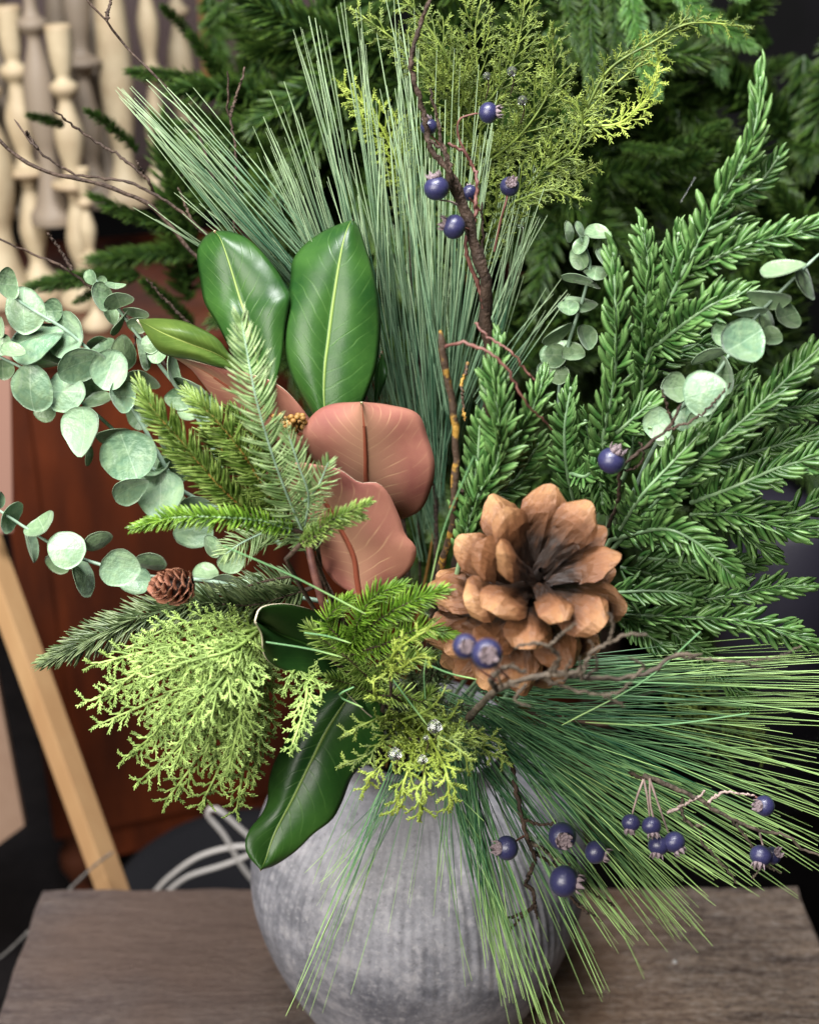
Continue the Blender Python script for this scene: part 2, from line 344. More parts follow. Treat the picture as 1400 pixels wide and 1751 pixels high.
# table: back edge between two photo corners, lying on z = 0
BL, BR = Wz(72, 1520, 0), Wz(1363, 1515, 0)
tx = unit(BR-BL); ty = np.array([-tx[1], tx[0], 0]); tw = np.linalg.norm(BR-BL); tc0 = (BL+BR)/2
t = thing('wooden_table', 'weathered grey brown wooden table under the grey vase', 'table', (tc0[0], tc0[1], -.62))
def rounded_slab(c, ax, ay, sx, sy, sz, r, nx=60, ny=40):
    """slab with worn, slightly uneven rounded top edge"""
    xs = np.r_[0, .15, .5, 1]*r; gx = np.r_[-sx/2+xs, np.linspace(-sx/2+r*2, sx/2-r*2, nx), sx/2-xs[::-1]]; gy = np.r_[-sy/2+xs, np.linspace(-sy/2+r*2, sy/2-r*2, ny), sy/2-xs[::-1]]
    X, Y = np.meshgrid(gx, gy, indexing='ij'); dx = np.minimum(sx/2-abs(X), sy/2-abs(Y)); dx = np.clip(dx, 0, r)
    Z = -(r-np.sqrt(np.maximum(r*r-(r-dx)**2, 0))) + .0006*np.sin(X*37+Y*11)+.0005*np.sin(Y*90+X*7)
    e = .0012*(np.sin(X*41)+.6*np.sin(X*97+1)); Y = Y+np.where(Y > sy/2-r*2.1, e, 0); X = X+np.where(abs(X) > sx/2-r*2.1, .0012*np.sin(Y*63), 0)
    V = c+ax*X[..., None]+ay*Y[..., None]+np.array([0, 0, 1.])*Z[..., None]; n, m_ = X.shape; V = V.reshape(-1, 3)
    i = np.arange(n-1)[:, None]*m_; j = np.arange(m_-1)[None]; Fc = np.stack([i+j, i+m_+j, i+m_+j+1, i+j+1], -1).reshape(-1, 4)
    per = [a*m_ for a in range(n)]+[(n-1)*m_+b for b in range(1, m_)]+[a*m_+m_-1 for a in range(n-2, -1, -1)]+[b for b in range(m_-2, 0, -1)]
    k = len(V); low = V[per].copy(); low[:, 2] = -sz; V = np.vstack([V, low]); q = len(per)
    Fs = [[per[a], k+a, k+(a+1) % q, per[(a+1) % q]] for a in range(q)]
    return V, np.vstack([Fc, Fs])
sy = .62; V, Fc = rounded_slab(tc0-ty*sy/2, tx, ty, tw, sy, .035, .004)
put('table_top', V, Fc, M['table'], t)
for sx_ in (-1, 1):
    for q in (.06, sy-.06):
        g = Geo(); c = tc0+tx*sx_*(tw/2-.05)-ty*q; Mx = Matrix.Translation((c[0], c[1], -.328)); g.box(Mx, .05, .05, .58); g.build('leg', M['table'], t, False)
g = Geo(); p = Wz(1153, 1645, .0005); g.lathe([(.0001, .0022), (.0022, .002), (.003, .0)], p, 10); tag(g.build('white_crumb', M['cord']), 'tiny white speck lying on the right half of the table', 'crumb')

# vase
VR = .170
g = Geo(); NS, NZ = 720, 130
prof = cr([(.085, 0), (.112, .03), (.146, .10), (.168, .17), (.1725, .215), (.164, .262), (.140, .305), (.108, .335), (.088, .350), (.080, .362), (.084, .374), (.090, .380), (.086, .383), (.076, .378), (.072, .355), (.09, .33), (.11, .30)], NZ)
th = np.linspace(0, 2*np.pi, NS, endpoint=False); rr = np.repeat(prof[:, 0][:, None], NS, 1); zz = prof[:, 1]
rib = np.clip((zz-.165)/.07, 0, 1)*np.clip((.352-zz)/.02, 0, 1); rib[100:] = 0
wv = np.sin(th*104+.9*np.sin(th*7)+.5*np.sin(th*13)); rr = rr+(rib[:, None]*.0006)*wv[None]*(1+.4*np.sin(th*5)[None]+.3*np.sin(th*17+zz[:, None]*40)) + .0012*np.sin(th*3+1)[None]*np.sin(zz*30)[:, None]
V = np.stack([rr*np.cos(th)[None], rr*np.sin(th)[None], np.repeat(zz[:, None], NS, 1)], -1).reshape(-1, 3)
i = np.arange(NZ-1)[:, None]*NS; j = np.arange(NS)[None]; Fc = np.stack([i+j, i+(j+1) % NS, i+NS+(j+1) % NS, i+NS+j], -1).reshape(-1, 4)
V[:, 2] += .001
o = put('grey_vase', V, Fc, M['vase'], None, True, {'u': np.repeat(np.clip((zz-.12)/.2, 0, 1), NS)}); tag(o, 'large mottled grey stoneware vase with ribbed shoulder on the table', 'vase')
MOUTH = np.array([0, 0, .37])

# ------------------------------------------------------------------ needle sprigs
def needle_frames(path, n, L, ang, mode, tilt=0.0, jit=.25, t0=0.0, t1=1.0, tipscale=.55, basescale=.75, view=None):
    """positions and directions of n needles on a path that runs base -> tip"""
    C = cr(path, 60); T = tangents(C)
    t_ = np.sort(np.linspace(t0, t1, n)+rng.uniform(-.4, .4, n)*(t1-t0)/n); t_ = np.clip(t_, 0, 1)
    ix = t_*59; pos = np.stack([np.interp(ix, np.arange(60), C[:, k]) for k in range(3)], 1); Tn = unit(np.stack([np.interp(ix, np.arange(60), T[:, k]) for k in range(3)], 1))
    vw = tocam(pos) if view is None else np.broadcast_to(unit(view), pos.shape)
    Nn = unit(vw-Tn*np.sum(vw*Tn, 1, keepdims=True)); B = np.cross(Tn, Nn)
    if mode == 'flat': ph = np.where(np.arange(n) % 2 == 0, 0, np.pi)+rng.normal(0, .30, n)+np.where(np.arange(n) % 2 == 0, tilt, -tilt)
    elif mode == 'top': ph = np.array([0.15, math.pi-.15, .9, math.pi-.9, 1.5, -.25, math.pi+.25])[np.arange(n) % 7]+rng.normal(0, .22, n)
    else: ph = np.arange(n)*2.39996+rng.normal(0, .3, n)
    Rd = B*np.cos(ph)[:, None]+Nn*np.sin(ph)[:, None]
    a = ang+rng.normal(0, jit*.35, n); a = a*np.interp(t_, [0, .8, 1], [1.08, .95, .45])
    d = unit(Tn*np.cos(a)[:, None]+Rd*np.sin(a)[:, None])
    ln = L*np.interp(t_, [0, .15, .75, 1], [basescale, 1, .95, tipscale])*rng.uniform(.82, 1.12, n)
    side = unit(Tn-d*np.sum(Tn*d, 1, keepdims=True))
    return pos, d, side, ln, Tn, t_
def sprig_needles(g, path, n, L, wd, ang=1.0, mode='flat', curve=.5, K=5, thick=.5, prof=None, **kw):
    pos, d, side, ln, Tn, t_ = needle_frames(path, n, L, ang, mode, **kw)
    cv = curve*rng.uniform(.5, 1.5, n); P = [pos]
    bend = unit(rng.normal(0, 1, (n, 3)))*.12
    for k in range(1, K):
        s_ = k/(K-1); dd = unit(d+Tn*(cv*s_)[:, None]+bend*s_); P.append(P[-1]+dd*(ln/(K-1))[:, None])
    P = np.stack(P, 1); pr = np.interp(np.linspace(0, 1, K), np.linspace(0, 1, 5), prof if prof is not None else [.55, 1, 1, .8, .12])
    Wd = wd*pr[None]*rng.uniform(.8, 1.2, n)[:, None]
    g.blades(P, Wd, Wd*thick, side, rng.uniform(0, 1, n))
def stem_down(path, Y=None, wob=.01):
    """continue a sprig from its base into the vase mouth"""
    b = path[0]; e = MOUTH+np.array([R.uniform(-.04, .04), R.uniform(-.03, .03), -.05]); d = unit(path[0]-path[1])
    m = (b+e)/2 + np.array([R.uniform(-wob, wob), R.uniform(-wob, wob), .0]); return cr([b, b+d*.02, m, e], 14)

def fir_pick(name, label, sprigs, mat, stemmat, group, cat='fir sprig', own=None):
    """sprigs: (pixel path base->tip, Y, n, L px, half width px, angle, mode, curve)"""
    p0 = pw(sprigs[0][0], sprigs[0][1]); root = own or thing(name, label, cat, p0[0], group)
    for (pp, Y, n, L, wd, ang, mode, cv) in sprigs:
        p = pw(pp, Y); s_ = mpp(p[0]); br = Geo(); br.tube(cr(p, 24), np.linspace(2.6, 1.2, 24)*s_, 6, .12)
        b = br.build('branchlet', stemmat, root); g = Geo(); sprig_needles(g, p, n, L*s_, wd*s_, ang, mode, cv); g.build('needles', mat, b, kind='stuff')
    g = Geo(); q = stem_down(pw(sprigs[0][0], sprigs[0][1])); g.tube(q, 4*mpp(q[0]), 7, .1); g.build('stem', M['twig'], root)
    return root

# front left firs
G = 'fir sprigs on the left of the arrangement'
fir_pick('fir_sprig', 'tall pale green fir sprig with flat curved needles standing before the magnolia leaves',
  [([(534, 945, -.20), (505, 880, -.21), (470, 790, -.22), (440, 690, -.22), (424, 610, -.21), (413, 548, -.20)], -.2, 170, 56, 2.2, 1.15, 'flat', .75),
   ([(520, 905, -.20), (528, 850, -.225), (512, 800, -.23), (493, 742, -.23)], -.2, 80, 44, 1.6, 1.05, 'flat', .6),
   ([(505, 870, -.2), (540, 838, -.225), (562, 790, -.23)], -.2, 56, 40, 1.6, 1.05, 'flat', .6),
   ([(522, 925, -.2), (475, 905, -.21), (420, 925, -.21), (385, 948, -.21)], -.2, 90, 46, 1.6, 1.15, 'flat', .6)], M['fir_pale'], M['euc_stem'], G)
fir_pick('fir_sprig', 'glossy yellow green fir sprig with orange twig, beside the left silver eucalyptus leaves',
  [([(486, 905, -.17), (430, 880, -.19), (370, 825, -.20), (310, 755, -.20), (262, 700, -.20), (240, 660, -.19)], -.17, 280, 46, 2.2, 1.0, 'top', .55),
   ([(486, 890, -.17), (450, 830, -.19), (405, 760, -.20), (352, 700, -.20), (322, 672, -.19)], -.17, 240, 46, 2.2, 1.0, 'top', .45),
   ([(500, 910, -.17), (440, 860, -.18), (390, 850, -.185), (330, 800, -.19), (290, 770, -.19)], -.17, 150, 40, 2.2, 1.0, 'top', .5), ([(500, 910, -.17), (440, 830, -.165), (400, 790, -.17), (350, 740, -.175)], -.17, 150, 42, 2.2, 1.0, 'top', .5),
   ([(480, 880, -.17), (462, 800, -.17), (425, 735, -.18), (395, 700, -.18)], -.17, 130, 38, 2.3, 1.0, 'top', .45)], M['fir_mid'], M['orange_stem'], G)
fir_pick('fir_sprig', 'rich green fir sprig with short stiff needles pointing left over the red cabinet',
  [([(500, 905, -.21), (440, 890, -.22), (380, 885, -.23), (300, 885, -.23), (228, 903, -.23)], -.2, 220, 28, 2.2, 1.15, 'top', .3)], M['fir_rich'], M['norfolk_stem'], G)
fir_pick('fir_sprig', 'small olive green fir sprig lying over the lower copper leaf',
  [([(515, 930, -.24), (560, 893, -.25), (600, 875, -.25), (632, 858, -.25)], -.2, 150, 24, 1.6, 1.0, 'top', .35),
   ([(515, 930, -.24), (545, 915, -.25), (595, 890, -.25), (622, 885, -.25)], -.2, 90, 20, 1.6, 1.0, 'top', .35)], M['fir_mid'], M['twig'], G)
fir_pick('fir_sprig', 'long dark olive fir sprig reaching far left under the small cone',
  [([(520, 1010, -.15), (430, 1035, -.17), (340, 1032, -.18), (250, 1052, -.18), (160, 1092, -.18), (78, 1132, -.17)], -.15, 460, 52, 2.3, 1.0, 'top', .45),
   ([(500, 985, -.15), (430, 1000, -.15), (390, 1025, -.15), (330, 1055, -.15)], -.15, 150, 38, 1.7, 1.1, 'flat', .5)], M['fir_olive'], M['twig'], G)
fir_pick('fir_tuft', 'bright fir tuft in the middle under the copper magnolia leaves',
  [([(590, 1110, -.22), (640, 1065, -.24), (700, 1030, -.25), (758, 1008, -.25)], -.2, 230, 38, 1.7, .95, 'top', .3),
   ([(600, 1120, -.22), (660, 1100, -.24), (720, 1075, -.25), (770, 1085, -.25)], -.2, 200, 34, 1.6, .95, 'top', .3),
   ([(600, 1110, -.22), (615, 1060, -.24), (640, 1020, -.24), (690, 1000, -.24)], -.2, 190, 34, 1.6, .95, 'top', .3),
   ([(600, 1110, -.22), (580, 1090, -.23), (560, 1060, -.23), (600, 1020, -.23)], -.2, 150, 30, 1.5, 1.0, 'top', .3)], M['fir_rich'], M['twig'], G)
fir_pick('fir_tuft', 'shaded dark green fir tuft over the dark magnolia leaf in the middle',
  [([(640, 1170, -.20), (600, 1130, -.22), (560, 1100, -.22), (530, 1075, -.22)], -.2, 170, 42, 1.6, .9, 'round', .1),
   ([(640, 1180, -.20), (660, 1150, -.21), (690, 1130, -.22), (740, 1120, -.22)], -.2, 180, 34, 1.6, .95, 'top', .3),
   ([(650, 1190, -.20), (690, 1190, -.21), (720, 1200, -.22), (740, 1180, -.22)], -.2, 120, 30, 1.6, .95, 'top', .3),
   ([(650, 1190, -.20), (600, 1170, -.21), (560, 1160, -.22)], -.2, 120, 30, 1.6, .95, 'top', .3)], M['fir_mid'], M['twig'], G)
fir_pick('fir_tuft', 'added dark filler fir tuft packed into the mouth of the vase', [([(715, 1250, -.0), (x0, y0, -.09), (x1, y1, Ye)], -.05, 130, 46, 2.0, 1.0, 'round', .2) for x0, y0, x1, y1, Ye in ((700, 1210, 640, 1190, -.17), (740, 1215, 790, 1210, -.16), (720, 1200, 700, 1150, -.15), (760, 1220, 860, 1240, -.14), (690, 1230, 600, 1250, -.15), (720, 1190, 760, 1130, -.14), (660, 1130, 620, 1060, -.10), (760, 1130, 740, 1040, -.08), (715, 1240, 690, 1270, -.18), (745, 1240, 800, 1275, -.17))], M['fir_olive'], M['twig'], G)  # filler added to keep the vase mouth dark and cover the pale rim
g = Geo(); p = cr(pw([(528, 930, -.2), (536, 975, -.21), (546, 1010, -.21), (560, 1048, -.2), (600, 1120, -.12), (680, 1240, -.03)]), 30)
g.tube(p, np.linspace(7, 9, 30)*mpp(p[0]), 9, .08); tag(g.build('wrapped_stem', M['stalk']), 'paper wrapped brown stem below the tall pale fir sprig', 'stem')

# ------------------------------------------------------------------ rubbery green sprays on the right, one object per needle
def unit_needle(cv, K=7, wd=.13):
    y = np.linspace(0, 1, K); x = cv*y**2*.5; P = np.stack([x, y, -.05*y*y], 1)[None]
    pr = np.interp(y, [0, .12, .4, .75, .93, 1], [.35, .6, .95, 1, .75, .25])*wd
    g = Geo(); g.blades(P, pr[None], pr[None]*.30, np.array([[1., 0, 0]]), np.array([.5]))
    return make_mesh('needle', np.vstack(g.V), np.vstack(g.F), M['norfolk'], True, {'u': g.u[0], 'rnd': g.r[0]})
NM = [unit_needle(c, wd=w_) for c in (.15, .4, .65, .9) for w_ in (.088, .108)]
def norfolk(label, sprigs):
    p0 = pw(sprigs[0][0]); root = thing('evergreen_spray', label, 'evergreen spray', p0[0], 'rubbery green evergreen sprays on the right'); org = p0[0]
    tot = sum(int(s[1]*1.0) for s in sprigs); keep = min(1.0, 295/tot); rest = Geo(); cnt = 0
    for (pp, n, L, mode) in sprigs:
        n = int(n*1.0); p = pw(pp); s_ = mpp(p[0]); g = Geo(); g.tube(cr(p, 30), np.linspace(4.2, 2.0, 30)*s_, 7, .1); g.build('branchlet', M['norfolk_stem'], root)
        pos, d, side, ln, Tn, t_ = needle_frames(p, n, L*s_*.94, .92, mode, tilt=.2, jit=.45, tipscale=.7)
        facing = np.sum(d*tocam(pos), 1)
        for i in range(n):
            if R.random() < keep and cnt < 298:
                o = bpy.data.objects.new('needle', NM[R.randrange(len(NM))]); COL.objects.link(o); o.parent = root; cnt += 1
                X = side[i]; Yv = d[i]; Z = np.cross(X, Yv); l = ln[i]; wx = R.uniform(.85, 1.25)*L*s_
                m = np.eye(4); m[:3, 0] = X*wx; m[:3, 1] = Yv*l; m[:3, 2] = Z*wx; m[:3, 3] = pos[i]-org; o.matrix_basis = Matrix(m)
            else:
                K = 6; y = np.linspace(0, 1, K); P = pos[i]+d[i]*y[:, None]*ln[i]+side[i]*(y**2*.25*ln[i])[:, None]
                pr = np.interp(y, [0, .12, .4, .75, .93, 1], [.35, .62, 1, .95, .6, .15])*.11*L*s_; rest.blades(P[None], pr[None], pr[None]*.42, side[i][None], np.array([R.random()]))
        e = p[-1]; g = Geo(); g.lathe([(.0001, -1), (.7, -.7), (1, 0), (.7, .7), (.0001, 1)], (0, 0, 0), 8); g.V[0] = g.V[0]*4.5*s_+e; g.build('bud', M['norfolk_stem'], root)
    if rest.n: rest.build('back_needles', M['norfolk_m'], root, kind='stuff')
    g = Geo(); q = stem_down(p0, wob=.005); g.tube(q, 4.5*mpp(q[0]), 7, .1); g.build('stem', M['norfolk_stem'], root)
norfolk('tallest rubbery green spray, its tip highest on the right against the dark wall',
  [([(1080, 770, -.10), (1110, 600, -.11), (1165, 470, -.12), (1235, 340, -.12), (1285, 240, -.12), (1300, 135, -.11)], 150, 54, 'top'),
   ([(1180, 460, -.12), (1260, 425, -.13), (1330, 405, -.13), (1420, 385, -.13)], 84, 50, 'top'),
   ([(1110, 600, -.11), (1160, 560, -.13), (1210, 525, -.14), (1262, 500, -.14)], 70, 50, 'flat'),
   ([(1100, 640, -.09), (1150, 600, -.09), (1210, 590, -.09), (1260, 610, -.09)], 60, 46, 'flat'), ([(1130, 540, -.09), (1150, 450, -.09), (1160, 400, -.09)], 50, 44, 'flat'), ([(1200, 400, -.11), (1240, 380, -.10), (1280, 390, -.10)], 30, 42, 'flat'),
   ([(1225, 350, -.12), (1290, 320, -.11), (1330, 270, -.11)], 24, 40, 'flat')])
norfolk('upright pair of rubbery green sprigs behind the pine cone, left of the tallest spray',
  [([(1040, 880, -.11), (1030, 760, -.14), (1050, 650, -.15), (1052, 540, -.15), (1048, 435, -.14)], 125, 48, 'top'),
   ([(1090, 640, -.10), (1100, 540, -.11), (1108, 470, -.11), (1098, 392, -.10)], 90, 44, 'top'),
   ([(1030, 760, -.14), (1065, 730, -.15), (1110, 690, -.15)], 40, 46, 'flat')])
norfolk('knobbly rubbery green sprig rising straight above the pine cone beside the mossy twig',
  [([(790, 945, -.20), (812, 860, -.20), (850, 790, -.20), (852, 720, -.20), (845, 650, -.19), (850, 592, -.18)], 190, 50, 'top'),
   ([(830, 860, -.18), (880, 820, -.17), (920, 760, -.17)], 60, 42, 'flat'), ([(800, 880, -.19), (815, 800, -.185), (820, 720, -.18)], 60, 40, 'flat'),
   ([(860, 810, -.18), (890, 740, -.18), (915, 690, -.18), (930, 645, -.17)], 84, 42, 'top')])
norfolk('short dull green sprig between the pine cone and the upright pair',
  [([(985, 880, -.10), (968, 800, -.11), (965, 730, -.11), (975, 665, -.10)], 86, 42, 'flat'),
   ([(985, 860, -.09), (1010, 780, -.09), (1000, 720, -.09)], 50, 42, 'flat'),
   ([(975, 810, -.11), (1000, 815, -.13), (1020, 800, -.13), (1030, 860, -.13)], 50, 38, 'flat')])
norfolk('wide rubbery green spray fanning right from behind the pine cone',
  [([(1055, 930, -.14), (1120, 860, -.16), (1200, 780, -.17), (1290, 700, -.17), (1420, 575, -.16)], 150, 50, 'flat'),
   ([(1060, 905, -.15), (1095, 850, -.18), (1140, 800, -.18), (1195, 742, -.18)], 72, 46, 'flat'),
   ([(1120, 850, -.13), (1180, 770, -.13), (1230, 690, -.13), (1270, 650, -.13)], 80, 48, 'flat'), ([(1260, 720, -.14), (1330, 700, -.14), (1410, 690, -.14)], 60, 46, 'flat'), ([(1200, 800, -.13), (1300, 770, -.13), (1400, 740, -.13)], 70, 46, 'flat'),
   ([(1180, 860, -.15), (1260, 830, -.17), (1330, 800, -.17), (1420, 775, -.17)], 80, 48, 'flat')])
norfolk('rubbery green spray with drooping fronds at the right edge of the photo',
  [([(1075, 915, -.15), (1140, 905, -.18), (1200, 935, -.19), (1252, 985, -.19)], 80, 50, 'flat'),
   ([(1180, 880, -.15), (1260, 880, -.17), (1330, 900, -.17), (1400, 905, -.17)], 80, 50, 'top'),
   ([(1180, 840, -.14), (1270, 865, -.15), (1340, 880, -.15), (1420, 850, -.15)], 70, 46, 'top'),
   ([(1090, 955, -.14), (1190, 960, -.14), (1290, 965, -.14)], 70, 44, 'flat'), ([(1230, 870, -.15), (1280, 920, -.15), (1320, 950, -.15)], 50, 44, 'top'), ([(1060, 970, -.14), (1120, 985, -.15), (1200, 1010, -.15)], 50, 44, 'top')])
norfolk('lowest rubbery green spray resting just above the long lower pine needles',
  [([(1040, 1015, -.17), (1110, 1010, -.18), (1180, 1015, -.18)], 46, 44, 'flat'),
   ([(1050, 1050, -.16), (1150, 1055, -.18), (1260, 1060, -.19), (1340, 1080, -.19), (1410, 1110, -.19)], 130, 46, 'top'),
   ([(1150, 1030, -.16), (1240, 1020, -.17), (1320, 1005, -.17), (1375, 1000, -.17)], 80, 42, 'top'),
   ([(1150, 1080, -.17), (1200, 1120, -.18), (1240, 1160, -.18), (1280, 1205, -.17)], 84, 44, 'top'),
   ([(1060, 1030, -.16), (1100, 1080, -.17), (1130, 1100, -.18)], 40, 40, 'flat')])

# ------------------------------------------------------------------ long pine needles
def long_pine(name, label, stem, bundles, mat, twigmat, cat='pine spray', dens=.46, clump=6):
    """bundles: (origin polyline px, tip polyline px, n, jitter px)"""
    p = pw(stem); root = thing(name, label, cat, p[0], 'long needled pine sprays'); g = Geo(); g.tube(cr(p, 30), 4*mpp(p[0]), 7, .2); g.build('stem', twigmat, root)
    g = Geo()
    for (op, tp, n, jo, jt, wd) in bundles:
        ov = cr(np.array(op, float), 40); tv = cr(np.array(tp, float), 40)
        n = int(n*dens); ncl = max(3, n//clump); cc = rng.uniform(0, 1, ncl); ci = rng.integers(0, ncl, n); s1 = np.clip(cc[ci]+rng.normal(0, .018, n), 0, 1); co_ = np.c_[rng.normal(0, 1, (ncl, 2)), rng.normal(0, .012, ncl)]; ct_ = rng.normal(0, 1, (ncl, 2)); so = np.clip(s1+rng.normal(0, .10, ncl)[ci]+rng.normal(0, .015, n), 0, 1)
        O = ov[(so*39).astype(int)]+co_[ci]*np.array([jo, jo, 1])+np.c_[rng.normal(0, 3, (n, 2)), rng.normal(0, .003, n)]
        Tt = tv[(s1*39).astype(int)]+np.c_[ct_[ci]*jt*.8+rng.normal(0, jt*.7, (n, 2)), rng.normal(0, .016, n)]
        # some needles stop short
        f = rng.beta(5, 1.3, n)[:, None]; Tt = O+(Tt-O)*np.where(rng.random(n)[:, None] < .6, f, 1)
        P0 = np.array([W(*a) for a in O]); P1 = np.array([W(*a) for a in Tt]); K = 9; y = np.linspace(0, 1, K)
        perp = unit(rng.normal(0, 1, (n, 3))); Ln = np.linalg.norm(P1-P0, axis=1)
        P = P0[:, None]*(1-y[None, :, None])+P1[:, None]*y[None, :, None]+perp[:, None]*(rng.normal(0, .018, n)*Ln)[:, None, None]*(4*y*(1-y))[None, :, None]
        P[..., 2] += (-.035*Ln[:, None]*(y**2)[None]); 
        P[..., 2] += (.035*Ln)[:, None]*y[None]
        wv = .90*wd*mpp(P0[0])*np.interp(y, [0, .2, .9, 1], [.8, 1, .85, .4])[None]*rng.uniform(.7, 1.2, n)[:, None]
        g.blades(P, wv, wv*.7, perp, rng.uniform(0, 1, n))
    g.build('needles', mat, root, kind='stuff')
long_pine('pine_spray', 'tall silvery green pine spray of long needles fanning up behind the magnolia leaves',
  [(720, 1200, -.01), (745, 950, .0), (735, 750, .02), (705, 560, .03)],
  [([(640, 640, .02), (700, 720, .02), (760, 700, .02)], [(452, 230, -.02), (470, 95, -.02), (500, 70, -.02), (560, 20, -.01), (605, 10, .0), (650, -10, .02), (720, 170, .02)], 170, 18, 22, 1.35),
   ([(720, 980, .02), (740, 900, .02), (750, 820, .02)], [(560, 330, -.01), (600, 230, .0), (650, 190, .0), (700, 220, .02), (760, 330, .03), (800, 420, .03)], 210, 14, 30, 1.3),
   ([(740, 800, .03), (760, 820, .03), (790, 800, .03)], [(730, 260, .0), (790, 200, .0), (830, 190, .0), (870, 240, .01), (900, 400, .03)], 150, 12, 28, 1.25),
   ([(735, 560, .02), (770, 640, .02), (800, 700, .02)], [(700, 150, 0), (735, 90, .0), (815, 80, .0), (880, 190, .02)], 26, 10, 14, 1.35),
   ([(780, 760, .02), (800, 740, .02), (820, 700, .02)], [(900, 370, .02), (925, 440, .02), (945, 510, .03), (950, 520, .03)], 34, 12, 18, 1.2)],
  M['needle_up'], M['twig'])
long_pine('pine_spray', 'silvery green pine spray of long needles leaning up to the left over the candlesticks',
  [(700, 1200, -.01), (690, 900, .0), (610, 640, .02), (540, 540, .03)],
  [([(520, 540, .01), (560, 500, .01), (600, 470, .01)], [(198, 180, -.03), (215, 150, -.03), (250, 140, -.03), (330, 160, -.02)], 105, 14, 10, 1.4),
   ([(560, 560, .02), (600, 560, .02), (620, 520, .02)], [(300, 250, -.02), (330, 200, -.02), (345, 210, -.02)], 60, 12, 16, 1.3),
   ([(540, 560, .02), (560, 580, .02)], [(225, 345, -.01), (300, 400, -.01), (330, 330, .0)], 26, 12, 22, 1.1),
   ([(620, 640, .02), (650, 700, .02)], [(455, 200, 0), (480, 330, .0), (500, 300, .0), (540, 330, .0)], 120, 14, 20, 1.2)],
  M['needle_up'], M['twig'])
long_pine('pine_spray', 'fresh green pine spray of long needles sweeping down right over the vase and table',
  [(740, 1240, -.06), (800, 1210, -.12), (900, 1220, -.16), (1040, 1240, -.18)],
  [([(840, 1160, -.15), (930, 1190, -.16), (900, 1230, -.16)], [(1300, 1120, -.2), (1450, 1150, -.2), (1460, 1230, -.2), (1460, 1330, -.2)], 215, 16, 22, 1.3),
   ([(820, 1190, -.15), (900, 1220, -.17), (960, 1250, -.17)], [(1450, 1300, -.2), (1440, 1400, -.2), (1390, 1480, -.21), (1330, 1525, -.21)], 150, 18, 22, 1.35),
   ([(790, 1210, -.16), (860, 1240, -.18), (890, 1270, -.18)], [(1300, 1500, -.21), (1210, 1510, -.22), (1170, 1580, -.22), (1150, 1640, -.22)], 190, 18, 22, 1.35),
   ([(780, 1200, -.16), (830, 1230, -.18), (860, 1260, -.18)], [(1330, 1400, -.21), (1200, 1430, -.22), (1080, 1450, -.22), (980, 1480, -.22)], 130, 16, 26, 1.3),
   ([(780, 1250, -.18), (830, 1280, -.19)], [(1120, 1570, -.23), (1060, 1650, -.24), (1000, 1700, -.24)], 90, 16, 18, 1.4),
   ([(760, 1250, -.19), (800, 1300, -.21)], [(980, 1740, -.25), (930, 1760, -.25), (880, 1740, -.25), (870, 1640, -.24), (840, 1600, -.24)], 140, 14, 18, 1.4),
   ([(700, 1300, -.21), (730, 1290, -.21), (770, 1310, -.22)], [(560, 1500, -.24), (620, 1600, -.25), (690, 1560, -.25), (760, 1550, -.25), (820, 1640, -.25)], 60, 14, 45, .9),
   ([(680, 1300, -.21), (720, 1310, -.21)], [(478, 1724, -.26), (564, 1742, -.26), (652, 1728, -.26), (680, 1740, -.26)], 20, 10, 6, 1.2),
   ([(620, 1330, -.21), (700, 1310, -.21)], [(485, 1510, -.23), (520, 1560, -.23), (600, 1520, -.23)], 20, 10, 20, .8)],
  M['needle_low'], M['twig'], dens=.52, clump=2)
# a few stray single needles crossing the front
root = thing('loose_pine_needle_bunch', 'few stray light green pine needles crossing the middle of the arrangement', 'pine needles', W(640, 1080, -.26))
for a, b, c in [((380, 933), (500, 985), (625, 1050)), ((455, 1098), (530, 1110), (585, 1124)), ((520, 1082), (560, 1088), (600, 1100)), ((728, 1135), (770, 1152), (815, 1162)), ((727, 1195), (725, 1150), (730, 1120)),
                ((670, 1160), (700, 1200), (730, 1240)), ((1197, 1080), (1100, 1165), (960, 1240)), ((1280, 1220), (1130, 1240), (1000, 1235)), ((605, 1175), (580, 1190), (620, 1210)), ((810, 780), (760, 900), (735, 1000))]:
    p = cr(pw([a, b, c], -.27), 9); g = Geo(); wv = np.full((1, 9), 1.5*mpp(p[0])); wv[0, -1] *= .4; g.blades(p[None], wv, wv*.7, np.array([[0, .3, 1.]]), np.array([.8])); g.build('needle', M['needle_low'], root)

